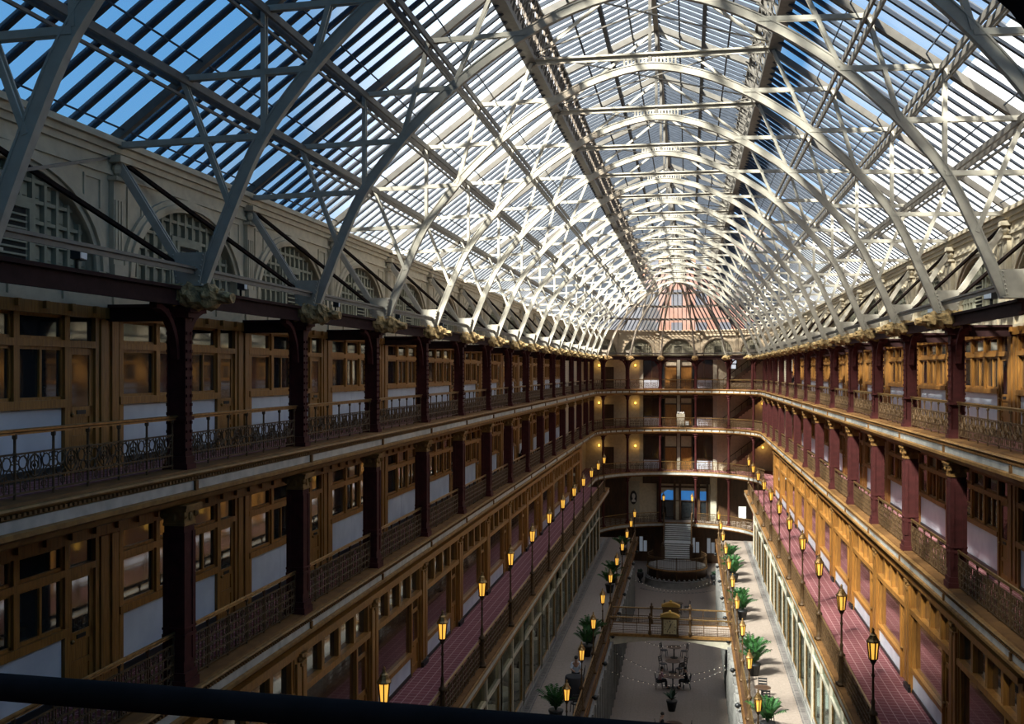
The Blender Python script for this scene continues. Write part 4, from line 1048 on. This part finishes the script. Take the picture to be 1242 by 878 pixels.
for q in range(14): ufl.ball((random.uniform(-.2, .2), random.uniform(-.2, .2), .98 + random.uniform(0, .22)), .1, 6, 5)
for s in (-1, 1):
    r = thing('urn', 'black urn of dark foliage on the %s of the round podium' % SIDE[s], 'urn', (s * 3.35, YP_ - .3, 0)); parts(r, [('urn_body', mk('urn_body', urn, 'black', True)), ('urn_foliage', mk('urn_foliage', ufl, 'leaf_b', True))])
# floor border of dark tiles curving before the podium
mb = MB()
for t in range(31):
    a = PI * 1.08 + PI * .84 * t / 30; c = Vector((4.1 * math.cos(a), YP_ + 4.3 * math.sin(a), .004)); d = Vector((-math.sin(a), math.cos(a), 0))
    if abs(c.x) < 3.2: mb.bar(c - d * .09, c + d * .09, .26, .012)
o = put('trim_9_floor_tiles', fix(mb.mesh('trim_9_floor_tiles', 'mosaic'))); o['kind'] = 'structure'

# ------------------------------------------------------------------ footbridge with the clocks
YB0, YB1 = 10.5 * B, 10.95 * B
dk = MB().box(-RE2, RE2, YB0, YB1, Z2 - .12, Z2); fz = MB()
n = 20
for y0, y1 in ((YB0 - .03, YB0 + .12), (YB1 - .12, YB1 + .03)):
    top = [(-RE2, Z2 - .12), (RE2, Z2 - .12)]; bot = [(RE2 - 2 * RE2 * t / n, Z2 - .72 + .42 * math.sin(PI * t / n)) for t in range(n + 1)]
    fz.prism(top[::-1][::-1] + bot, y0, y1, 'y')
sf = MB()
for t in range(n):
    za, zb = Z2 - .70 + .42 * math.sin(PI * t / n), Z2 - .70 + .42 * math.sin(PI * (t + 1) / n)
    xa, xb = -RE2 + 2 * RE2 * t / n, -RE2 + 2 * RE2 * (t + 1) / n
    sf.prism([(xa, za), (xb, zb), (xb, zb + .05), (xa, za + .05)], YB0, YB1, 'y')
ml = MB().box(-RE2, RE2, YB0 - .10, YB0 + .05, Z2 - .14, Z2 + .02).box(-RE2, RE2, YB1 - .05, YB1 + .10, Z2 - .14, Z2 + .02)
r = thing('footbridge', 'short footbridge joining the two promenades, arched pale underside', 'bridge', (0, 0, 0))
parts(r, [('deck', mk('deck', dk, 'floor')), ('arched_girder', mk('arched_girder', fz, 'cream')), ('soffit', mk('soffit', sf, 'cream')), ('edge_moulding', mk('edge_moulding', ml, 'mould'))])
RB = scroll_rail(2 * RE2 - .1, .95, 9, 'bronze', 'plain', .05)
for y, wh in ((YB0 + .02, 'near'), (YB1 - .02, 'farther')):
    place_rail(RB, 'bronze railing on the %s edge of the footbridge' % wh, (-RE2 + .05, y, Z2), -PI / 2, None)
fp = MB().lathe([(.11, 0), (.11, .2), (.07, .26), (.07, .9), (.12, .95), (.12, 1.05), (.04, 1.1), (.06, 1.18), (.02, 1.26)], 8); FPM = mk('bridge_post', fp, 'bronze', True)
for y, wh in ((YB0 - .02, 'near'), (YB1 + .02, 'farther')):
    for x, pn_ in ((-1.15, 'shaded'), (1.15, 'sunlit')):
        tag(put('railing_post', FPM, None, (x, y, Z2)), 'stout bronze post on the %s bridge railing, %s side of the clock' % (wh, pn_), 'post', 'stout posts of the bridge railing')
def clock(label, y, rz):
    r = thing('bridge_clock', label, 'clock', (0, y, Z2), rz)
    case = MB().box(-.02, .26, -.46, .46, 0, 1.06).box(-.05, .30, -.52, .52, 0, .08).box(-.05, .30, -.52, .52, 1.0, 1.08)
    for s in (-1, 1): case.lathe([(.07, .08), (.05, .14), (.05, .94), (.07, 1.0)], 8, (.28, s * .44, 0))
    ped = MB(); k = 14
    ped.prism([(-.56, 1.08)] + [(.56 * -math.cos(PI * t / k), 1.14 + .20 * math.sin(PI * t / k) ** 2) for t in range(k + 1)] + [(.56, 1.08)], -.06, .34, 'x')
    ped.ball((.14, 0, 1.38), .09, 8, 6); ped.ball((.14, -.5, 1.18), .06, 6, 5).ball((.14, .5, 1.18), .06, 6, 5)
    face = MB().box(.26, .28, -.37, .37, .12, .94)
    tick = MB()
    for t in range(12):
        a = PI * t / 6; tick.bar((.285, .27 * math.sin(a), .53 + .30 * math.cos(a)), (.285, .33 * math.sin(a), .53 + .37 * math.cos(a)), .03 if t % 3 else .055, .01, (1, 0, 0))
    hands = MB()
    for a, L_, w in ((math.radians(20), .22, .045), (math.radians(212), .30, .03)): hands.bar((.295, -.04 * math.sin(a), .53 - .04 * math.cos(a)), (.295, L_ * math.sin(a), .53 + L_ * math.cos(a)), w, .012, (1, 0, 0))
    hands.ball((.295, 0, .53), .035, 6, 5)
    parts(r, [('case', mk('clock_case', case, 'bronze')), ('pediment', mk('clock_pediment', ped, 'gold')), ('dial', mk('dial', face, 'face'), [('hour_marks', mk('hour_marks', tick, 'black')), ('hands', mk('hands', hands, 'black'))])])
clock('gilded square clock on the near railing of the footbridge', YB0 + .10, -PI / 2)
clock('second gilded clock on the farther bridge railing, dial turned away', YB1 - .10, PI / 2)

# ================================================================== FURNITURE AND PLANTS
def at(px, py, z):
    """world point at height z under a pixel of the photograph"""
    k = (ZE - z) / ((py - 450.5) / FPX); r = (px - 621) / FPX * k
    return (CX + r * math.cos(TH) - k * math.sin(TH), r * math.sin(TH) + k * math.cos(TH), z)
def palm(seed, h, m, n=18, spread=.9):
    rnd = random.Random(seed); lf = MB(); st = MB()
    for q in range(n):
        a = 2 * PI * q / n + rnd.uniform(-.3, .3); L = h * rnd.uniform(.75, 1.1); lean = rnd.uniform(.25, 1) * spread
        pts = []
        for t in range(8):
            u = t / 7; r_ = lean * L * .75 * u ** 1.5; z_ = .5 + L * (u - .38 * lean * u * u)
            pts.append(Vector((r_ * math.cos(a), r_ * math.sin(a), z_)))
        st.tube(pts, .012, 4)
        side = Vector((-math.sin(a), math.cos(a), 0))
        for t in range(2, 8):
            for s in (-1, 1):
                for e in (0, .5):
                    p = pts[t] if e == 0 or t == 7 else pts[t].lerp(pts[t + 1], .5)
                    d = (pts[t] - pts[t - 1]).normalized(); tip = p + side * s * .30 * h / 1.5 + d * .16 + Vector((0, 0, -.10)); mid = p.lerp(tip, .5) + Vector((0, 0, .03)); w_ = d * .035
                    lf.add([p, mid - w_, tip, mid + w_], [(0, 1, 2, 3)])
    return lf, st
pot = MB().lathe([(.20, 0), (.30, .5), (.33, .52), (.33, .6), (.28, .6)], 12)
POT = mk('plant_pot', pot, 'black', True); SOIL = mk('soil', MB().lathe([(.28, .55), (.01, .56)], 12), 'walnut')
PALM = []
for q in range(3):
    l_, s_ = palm(q, 1.15, 'leaf', 22); PALM.append((mk('palm_fronds', l_, 'leaf'), mk('palm_stems', s_, 'leaf_b')))
X2 = RE2 + .75
for s, ys in ((-1, [7.72, 9.6, 9.95, 12.4, 13.0, 15.0]), (1, [7.72, 9.25, 9.55, 11.3, 11.65, 13.3, 13.7, 14.5])):
    for q, y in enumerate(ys):
        r = thing('potted_palm', 'green potted palm by the promenade railing, %s, %s from the near end' % (SIDE[s], ORD[q]), 'plant', (s * X2 - (.3 if s < 0 and q == 0 else 0), y * B, Z2), q * 1.1, 'potted palms along the promenade')
        parts(r, [('pot', POT, [('soil', SOIL)]), ('palm_fronds', PALM[q % 3][0]), ('palm_stems', PALM[q % 3][1])])
ru = MB(); rnd = random.Random(3)
for q in range(11):
    a = 2 * PI * q / 11 + rnd.uniform(-.2, .2); L_ = rnd.uniform(.5, .85); e = rnd.uniform(.2, .9)
    p = Vector((0, 0, .6)); tip = p + Vector((L_ * math.cos(a) * e, L_ * math.sin(a) * e, L_ * (1.0 - .6 * e))); sd = Vector((-math.sin(a), math.cos(a), 0)) * .13; mid = p.lerp(tip, .55) + Vector((0, 0, .06))
    ru.add([p, mid - sd, tip, mid + sd, mid + Vector((0, 0, -.03))], [(0, 1, 4), (1, 2, 4), (2, 3, 4), (3, 0, 4)])
def cafe_table(R, m):
    return [('table_top', mk('table_top', MB().lathe([(R, .72), (R + .02, .735), (R, .75), (.02, .752)], 20), m)), ('pedestal', mk('pedestal', MB().lathe([(.05, .06), (.04, .4), (.06, .72)], 8), 'black')), ('foot', mk('foot', MB().lathe([(.26, 0), (.24, .04), (.05, .08)], 12), 'black'))]
TAB = cafe_table(.48, 'walnut'); TABS = cafe_table(.36, 'walnut')
seat = mk('seat', MB().lathe([(.21, .42), (.23, .45), (.21, .47), (.02, .472)], 12), 'black')
bk = MB()
for y in (-.19, .19): bk.bar((-.18, y, .45), (-.26, y, .92), .03, .03)
for z in (.62, .74, .86): bk.bar((-.21 - (z - .45) * .1, -.19, z), (-.21 - (z - .45) * .1, .19, z), .03, .07)
bk = mk('backrest', bk, 'black')
legs = [mk('leg', MB().bar((x, y, .44), (x * 1.25, y * 1.15, 0), .028, .028), 'black') for x in (-.17, .17) for y in (-.17, .17)]
CH = [('seat', seat), ('backrest', bk)] + [('leg', l) for l in legs]
def chair(p, face, label, group=None):
    r = thing('cafe_chair', label, 'chair', p, face, group); parts(r, CH); return r
def set_at(p, chairs, label, name, spec, r_=.72):
    t = thing('cafe_table', label, 'table', p, 0); parts(t, spec)
    for a, lb in chairs:
        q = (p[0] + r_ * math.cos(a), p[1] + r_ * math.sin(a), p[2]); chair(q, a + PI, lb, 'black chairs at the ' + name)
T3 = (.10, 62.9, 0); T2 = (.05, 66.2, 0); T1 = (.08, 69.6, 0); T0 = (.15, 82.8, 0)
set_at(T3, [(PI + .15, 'black chair under the seated person in pink'), (.1, 'black chair under the person in black')], 'round dark table shared by the two seated people', 'shared table', TAB, .85)
set_at(T2, [(PI - .5, 'black chair just past the seated pair, shaded side'), (.5, 'black chair just past the seated pair, sunlit side'), (-.9, 'black chair tucked before the middle cafe table')], 'round dark table between the seated pair and the footbridge', 'middle table', TAB)
set_at(T1, [(PI - .3, 'black chair half under the footbridge, shaded side'), (.3, 'black chair half under the footbridge, sunlit side')], 'round dark table just below the footbridge', 'bridge table', TAB)
set_at(T0, [(PI - .2, 'black chair between footbridge and podium, shaded side'), (.2, 'black chair between footbridge and podium, sunlit side'), (-1.4, 'black chair seen over the bridge railing, nearest of its table')], 'dark cafe table between footbridge and round podium', 'podium table', TAB, .8)
r = thing('potted_plant', 'broad leaved plant in a black pot before the cafe tables', 'plant', (.10, 58.7, 0)); parts(r, [('pot', POT, [('soil', SOIL)]), ('broad_leaves', mk('broad_leaves', ru, 'leaf_b'))])
pt = at(922, 858, Z2)
set_at((X2 + .1, 8.48 * B, Z2), [(1.5, 'black chair beyond the small promenade table, sunlit side'), (-1.5, 'black chair before the small promenade table, sunlit side')], 'small round table beside the sunlit promenade railing', 'small promenade table', TABS, .7)
chair((X2 + .15, 7.98 * B, Z2), 1.2, 'black chair by the lowest visible palm on the sunlit promenade')
chair((-X2 + .40, 7.98 * B, Z2), 2.0, 'black chair by the railing of the shaded promenade')
set_at((.25, 54.4, 0), [(PI + .1, 'black chair at the frame edge table, shaded side'), (0, 'black chair at the frame edge table, sunlit side')], 'cafe table before the black potted plant', 'nearest table', TAB)
chair((-X2 + .15, 8.70 * B, Z2), PI, 'black high chair beside the person in white shirt')
# cloth-covered stand
cl = MB(); k = 28; tp = []
for z_, sc_ in ((1.02, .40), (1.0, .43), (.5, .46), (.02, .52)):
    tp.append([(sc_ * math.cos(2 * PI * t / k) * (1 + (.05 * math.cos(7 * 2 * PI * t / k)) * (1.05 - z_)), sc_ * math.sin(2 * PI * t / k) * (1 + (.05 * math.cos(7 * 2 * PI * t / k)) * (1.05 - z_)), z_) for t in range(k)])
vs = [p for row in tp for p in row]; fs = [(i * k + t, i * k + (t + 1) % k, (i + 1) * k + (t + 1) % k, (i + 1) * k + t) for i in range(3) for t in range(k)] + [tuple(range(k))]
cl.add(vs, fs)
r = thing('draped_table', 'tall table under a floor length black cloth, shaded promenade', 'table', (-X2 + .1, 8.36 * B, Z2)); parts(r, [('black_cloth', mk('black_cloth', cl, 'navy', True)), ('table_top', mk('bar_top', MB().lathe([(.38, .98), (.38, 1.0)], 16), 'black'))])
# festoon lights over the lower hall
def festoon(y, sag, label, ph):
    pts = [Vector((-3.3 + 6.6 * t / 24, y + ph * (t / 24 - .5), 3.3 - sag * math.sin(PI * t / 24))) for t in range(25)]
    r = thing('string_light', label, 'string lights', (0, 0, 0)); put('wire', mk('wire', MB().tube(pts, .008, 4), 'black'), r)
    bm_ = mk('bulb', MB().ball((0, 0, -.03), .022, 6, 5), 'spark')
    for t in range(1, 24): put('bulb', bm_, r, pts[t])
festoon(11.55 * B, 1.2, 'string of tiny lights across the hall just before the footbridge', 2.0)
festoon(10.35 * B, 1.0, 'string of tiny lights across the hall above the black pot', -1.5)
festoon(9.95 * B, .9, 'string of tiny lights crossing nearest the camera', 1.6)
festoon(14.3 * B, 1.0, 'string of tiny lights across the hall before the podium', 1.0)

# ================================================================== PEOPLE
def skin_mesh(name, joints, edges, m, root):
    names = list(joints); idx = {k: i for i, k in enumerate(names)}
    me = bpy.data.meshes.new(name + '_cage'); me.from_pydata([joints[k][0] for k in names], [(idx[a], idx[b]) for a, b in edges], [])
    o = bpy.data.objects.new(name + '_cage', me); C.objects.link(o)
    md = o.modifiers.new('s', 'SKIN'); 
    for k in names:
        sv = me.skin_vertices[0].data[idx[k]]; r_ = joints[k][1]; sv.radius = (r_, r_) if not isinstance(r_, tuple) else r_; sv.use_root = (k == root)
    md.use_smooth_shade = True
    o.modifiers.new('d', 'SUBSURF').levels = 1
    bpy.context.view_layer.update(); dg = bpy.context.evaluated_depsgraph_get()
    out = bpy.data.meshes.new_from_object(o.evaluated_get(dg)); bpy.data.objects.remove(o)
    out.name = name; out.materials.clear(); out.materials.append(M[m]); return out
def person(label, loc, rz, seated, top, legs_m, lean=0.0, arms='table', hair_long=False):
    z0 = .50 if seated else .93
    J = {'pelvis': ((0, 0, z0), (.14, .11)), 'waist': ((.02 + lean * .3, 0, z0 + .20), (.13, .10)), 'chest': ((.03 + lean * .7, 0, z0 + .42), (.16, .11)), 'neck': ((.04 + lean, 0, z0 + .57), .055),
         'head': ((.06 + lean * 1.1, 0, z0 + .66), .085), 'crown': ((.06 + lean * 1.15, 0, z0 + .76), .08)}
    E = [('pelvis', 'waist'), ('waist', 'chest'), ('chest', 'neck'), ('neck', 'head'), ('head', 'crown')]
    for s, n_ in ((-1, 'r'), (1, 'l')):
        y = .10 * s
        if seated: kn, an, toe = (.43, y * 1.2, .50), (.40, y * 1.2, .09), (.58, y * 1.3, .04)
        else: kn, an, toe = (.03, y * 1.1, .49), (-.02, y * 1.15, .09), (.17, y * 1.4, .035)
        J.update({n_ + 'hip': ((.0, y, z0 - .04), .095), n_ + 'knee': (kn, .065), n_ + 'ankle': (an, .045), n_ + 'toe': (toe, .04)})
        E += [('pelvis', n_ + 'hip'), (n_ + 'hip', n_ + 'knee'), (n_ + 'knee', n_ + 'ankle'), (n_ + 'ankle', n_ + 'toe')]
        sx = .03 + lean * .75; sz = z0 + .50
        el = (sx + (.12 if arms == 'table' else .03), .24 * s, sz - .26); wr = (sx + (.34 if arms == 'table' else .12), .15 * s, sz - (.27 if arms == 'table' else .48)); hd = (wr[0] + .07, wr[1] - .02 * s, wr[2] - (.0 if arms == 'table' else .06))
        J.update({n_ + 'sh': ((sx, .18 * s, sz), .06), n_ + 'el': (el, .043), n_ + 'wr': (wr, .03), n_ + 'ha': (hd, .034)})
        E += [('chest', n_ + 'sh'), (n_ + 'sh', n_ + 'el'), (n_ + 'el', n_ + 'wr'), (n_ + 'wr', n_ + 'ha')]
        d = (Vector(hd) - Vector(wr)).normalized(); side = Vector((0, 1, 0))
        for f_, (off, ln) in enumerate(((-.027, .07), (-.009, .08), (.009, .075), (.026, .06))):
            b0 = Vector(hd) + side * off; J['%sf%d' % (n_, f_)] = (tuple(b0 + d * ln * .6), .009); J['%sg%d' % (n_, f_)] = (tuple(b0 + d * ln + Vector((0, 0, -.02))), .008)
            E += [(n_ + 'ha', '%sf%d' % (n_, f_)), ('%sf%d' % (n_, f_), '%sg%d' % (n_, f_))]
        J[n_ + 'th'] = (tuple(Vector(wr) + d * .05 - side * s * .045), .010); E.append((n_ + 'wr', n_ + 'th'))
    r = thing('person', label, 'person', loc, rz)
    body = skin_mesh('body', J, E, 'skin', 'pelvis')
    put('body', body, r)
    def clothes(name, keys, m, root, k, cut=None):
        JJ = {q: (J[q][0], tuple(v * k + .008 for v in J[q][1]) if isinstance(J[q][1], tuple) else J[q][1] * k + .008) for q in keys}
        put(name, skin_mesh(name, JJ, [e for e in E if e[0] in keys and e[1] in keys], m, root), r)
    clothes('shirt', ['pelvis', 'waist', 'chest', 'rsh', 'lsh', 'rel', 'lel'], top, 'waist', 1.12)
    clothes('trousers', ['pelvis', 'rhip', 'lhip', 'rknee', 'lknee', 'rankle', 'lankle'], legs_m, 'pelvis', 1.12)
    hx, hz = J['crown'][0][0], J['crown'][0][2]
    hm = MB().ball((hx - .022, 0, hz + .005), .102, 10, 8, (1, .92, .95))
    if hair_long: hm.ball((hx - .07, 0, hz - .14), .085, 8, 6, (.6, 1, 1.7))
    put('hair', mk('hair', hm, 'hair', True), r)
    fx = J['head'][0][0]; fzz = J['head'][0][2]
    put('face', mk('face', MB().ball((fx + .088, 0, fzz + .03), .016, 6, 5, (1, .8, 1.5)).ball((fx - .01, .088, fzz + .04), .022, 6, 5, (.7, .4, 1)).ball((fx - .01, -.088, fzz + .04), .022, 6, 5, (.7, .4, 1)), 'skin', True), r)
    put('eyes', mk('eyes', MB().ball((fx + .076, .032, fzz + .055), .011, 6, 4).ball((fx + .076, -.032, fzz + .055), .011, 6, 4), 'black'), r)
    put('mouth', mk('mouth', MB().ball((fx + .080, 0, fzz - .015), .018, 6, 4, (.5, 1.2, .35)), 'pink'), r)
    shoe = MB()
    for n_ in 'rl':
        a = Vector(J[n_ + 'ankle'][0]); t = Vector(J[n_ + 'toe'][0]); c = a.lerp(t, .6); shoe.ball((c.x, c.y, .045), .055, 8, 6, (2.2, 1, .8))
    put('shoes', mk('shoes', shoe, 'black', True), r)
person('person in a pink top seated at the shared cafe table', (T3[0] - .82, T3[1] - .12, 0), .15, True, 'pink', 'navy', .10, 'table', True)
person('person in black seated opposite the pink top', (T3[0] + .84, T3[1] + .08, 0), PI + .1, True, 'navy', 'navy', .05)
person('person in a white shirt standing by the black draped table', (-X2 + .08, 8.50 * B, Z2), -PI / 2 + .2, False, 'shirt', 'navy', .10)
person('dark figure leaning at the middle gallery railing, shaded side', (-RC - .30, 10.05 * B, Z4), .3, False, 'navy', 'navy', .18)
person('dark figure walking on the top gallery, sunlit side', (RC + .75, 14.0 * B, Z5), -PI / 2, False, 'navy', 'navy', .0, 'down')
person('person in black at the cafe table nearest the frame edge', (.25 - .7, 54.35, 0), .1, True, 'navy', 'navy', .08)

# ================================================================== NEAR GALLERY (where the camera stands)
struct('floor_near_gallery', MB().box(-9.5, 9.5, YN, 2.55, Z5 - .5, Z5), 'carpet')
r = thing('near_railing', 'dark smooth handrail crossing the foot of the view', 'railing', (0, 0, 0))
y0, y1 = 2.375, 2.305
hr = MB().tube([(-7.4, y0 + .26, Z5 + .945), (-.725, y0 - .012, Z5 + .945), (.523, y1 + .0, Z5 + .945), (7.4, y1 - .3, Z5 + .945)], .036, 10)
parts(r, [('handrail', mk('handrail', hr, 'iron', True))])
pm = mk('post', MB().lathe([(.04, 0), (.03, .1), (.03, .9), (.04, .93)], 8), 'iron')
for x in (-7, -5.6, -4.2, -2.8, -1.55, 1.1, 2.4, 3.8, 5.2, 6.6): put('post', pm, r, (x, y0 + (y1 - y0) * (x + .725) / 1.25 - .012 if -1 < x < 1 else (2.363 + .0408 * (-x - .725) if x < 0 else 2.305 - .0436 * (x - .523)), Z5))
lr = MB()
for h in (.1, .3, .5): lr.bar((-7.4, 2.63, Z5 + h), (-.725, 2.363, Z5 + h), .03, .03).bar((-.725, 2.363, Z5 + h), (.523, 2.305, Z5 + h), .03, .03).bar((.523, 2.305, Z5 + h), (7.4, 2.005, Z5 + h), .03, .03)
put('lower_rails', mk('lower_rails', lr, 'iron'), r)
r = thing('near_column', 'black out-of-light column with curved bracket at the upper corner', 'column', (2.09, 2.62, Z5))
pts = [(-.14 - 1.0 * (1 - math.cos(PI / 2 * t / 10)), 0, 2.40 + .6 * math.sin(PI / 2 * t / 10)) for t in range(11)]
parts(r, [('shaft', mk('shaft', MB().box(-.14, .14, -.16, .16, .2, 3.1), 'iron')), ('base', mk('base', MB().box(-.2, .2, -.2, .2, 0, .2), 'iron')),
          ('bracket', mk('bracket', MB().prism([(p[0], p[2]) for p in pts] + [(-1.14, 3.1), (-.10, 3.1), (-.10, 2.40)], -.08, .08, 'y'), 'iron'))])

# ================================================================== OUTSIDE
# tall neighbour behind the camera: its roof edge casts the shade over the near bays
a = Vector((1, -.396, 0)).normalized(); nrm = Vector((-.396, -1, 0)).normalized() ; HT = 19.54 + 10.3 * B - 0
def quad(c0, c1, depth, z0, z1):
    p = [c0, c1, c1 + nrm * depth, c0 + nrm * depth]
    return MB().prism([(q.x, q.y) for q in p], z0, z1, 'z')
o_ = Vector((0, -4 * B, 0))
mb = quad(o_ - a * 130, o_ - a * 24.2, 110, 0, HT)
r = thing('office_tower', 'tall stone office tower standing behind the camera end of the hall', 'building', (0, 0, 0)); mb2 = quad(o_ - a * 24.3 + Vector((0, -4.6, 0)), o_ + a * 40 + Vector((0, -4.6, 0)), 100, 0, HT)
parts(r, [('tower_walls', mk('tower_walls', mb, 'tower')), ('added_shade_wing', mk('added_shade_wing', mb2, 'tower'))])  # second block is added, out of view, to keep sun off the near right bays
# peach brick building beyond the rounded end
wn = MB()
for fl_ in range(3):
    for q in range(5): wn.box(-5.9 + q * 2.6, -4.7 + q * 2.6, -.06, .03, 23 + fl_ * 3.6, 24.9 + fl_ * 3.6)
r = thing('brick_building', 'peach brick building seen through the end dome', 'building', (2.5, YB + 7, 0)); parts(r, [('brick_walls', mk('brick_walls', MB().box(-6.5, 6.5, 0, 10, 0, 34).box(-6.8, 6.8, -.3, 10.3, 34, 34.8), 'peach')), ('windows', mk('building_windows', wn, 'slate'))])
r = thing('slate_building', 'dark slate building seen through the shaded side of the end dome', 'building', (-19, YB + 5, 0)); parts(r, [('slate_walls', mk('slate_walls', MB().box(9.5, 15, 0, 9, 0, 28.6).box(9.2, 15.2, -.3, 9.3, 28.6, 29.2), 'slate'))])

# ================================================================== LIGHT
sun = bpy.data.lights.new('sun', 'SUN'); sun.energy = 56.0; sun.angle = math.radians(4.5); sun.color = (1, .93, .80)
so = put('sun', sun); so.rotation_euler = Vector((.55, .677, -1)).to_track_quat('-Z', 'Y').to_euler()
wd = bpy.data.worlds.new('sky'); SC.world = wd; wd.use_nodes = True; nt = wd.node_tree
bg = nt.nodes['Background']
tc = nt.nodes.new('ShaderNodeTexCoord'); sx_ = nt.nodes.new('ShaderNodeSeparateXYZ'); cr = nt.nodes.new('ShaderNodeValToRGB')
cr.color_ramp.elements[0].position = .0; cr.color_ramp.elements[0].color = (.30, .66, 1.05, 1)
cr.color_ramp.elements[1].position = .75; cr.color_ramp.elements[1].color = (.085, .42, 1.0, 1)
nt.links.new(tc.outputs['Generated'], sx_.inputs[0]); nt.links.new(sx_.outputs['Z'], cr.inputs['Fac'])
nz = nt.nodes.new('ShaderNodeTexNoise'); nz.inputs['Scale'].default_value = 2.2; nz.inputs['Detail'].default_value = 7
c2 = nt.nodes.new('ShaderNodeValToRGB'); c2.color_ramp.elements[0].position = .52; c2.color_ramp.elements[1].position = .72
mx = nt.nodes.new('ShaderNodeMixRGB'); mx.inputs['Color2'].default_value = (.85, .9, .95, 1)
nt.links.new(tc.outputs['Generated'], nz.inputs['Vector']); nt.links.new(nz.outputs['Fac'], c2.inputs['Fac']); nt.links.new(c2.outputs['Color'], mx.inputs['Fac'])
vd = nt.nodes.new('ShaderNodeVectorMath'); vd.operation = 'DOT_PRODUCT'; vd.inputs[1].default_value = Vector((-.12, .97, .22)).normalized()
nt.links.new(tc.outputs['Generated'], vd.inputs[0])
ad = nt.nodes.new('ShaderNodeMath'); ad.operation = 'MULTIPLY_ADD'; ad.inputs[1].default_value = .05
nt.links.new(nz.outputs['Fac'], ad.inputs[0]); nt.links.new(vd.outputs['Value'], ad.inputs[2])
c3 = nt.nodes.new('ShaderNodeValToRGB'); c3.color_ramp.elements[0].position = .98; c3.color_ramp.elements[1].position = 1.12
c3.color_ramp.elements[0].position = .972; c3.color_ramp.elements[1].position = .992
sb = nt.nodes.new('ShaderNodeMath'); sb.operation = 'SUBTRACT'; sb.inputs[1].default_value = .025
nt.links.new(ad.outputs[0], sb.inputs[0]); nt.links.new(sb.outputs[0], c3.inputs['Fac'])
m2 = nt.nodes.new('ShaderNodeMixRGB'); m2.inputs['Color2'].default_value = (1.9, 1.95, 2.0, 1)
nt.links.new(c3.outputs['Color'], m2.inputs['Fac']); nt.links.new(mx.outputs['Color'], m2.inputs['Color1'])
nt.links.new(cr.outputs['Color'], mx.inputs['Color1']); nt.links.new(m2.outputs['Color'], bg.inputs['Color'])
bg.inputs['Strength'].default_value = 1.35

cam = bpy.data.cameras.new('camera'); co = put('camera', cam, None, (CX, 0, ZE)); co.rotation_euler = (PI / 2, 0, TH)
cam.sensor_width = 36; cam.lens = FPX / 1242 * 36; cam.shift_y = 11.5 / 1242; cam.clip_start = .05; cam.clip_end = 1000
SC.camera = co
SC.view_settings.view_transform = 'Standard'; SC.view_settings.look = 'None'; SC.view_settings.gamma = 1; SC.view_settings.use_curve_mapping = False
SC.view_settings.exposure = -.85
SC.cycles.max_bounces = 8; SC.cycles.diffuse_bounces = 2; SC.cycles.transparent_max_bounces = 12
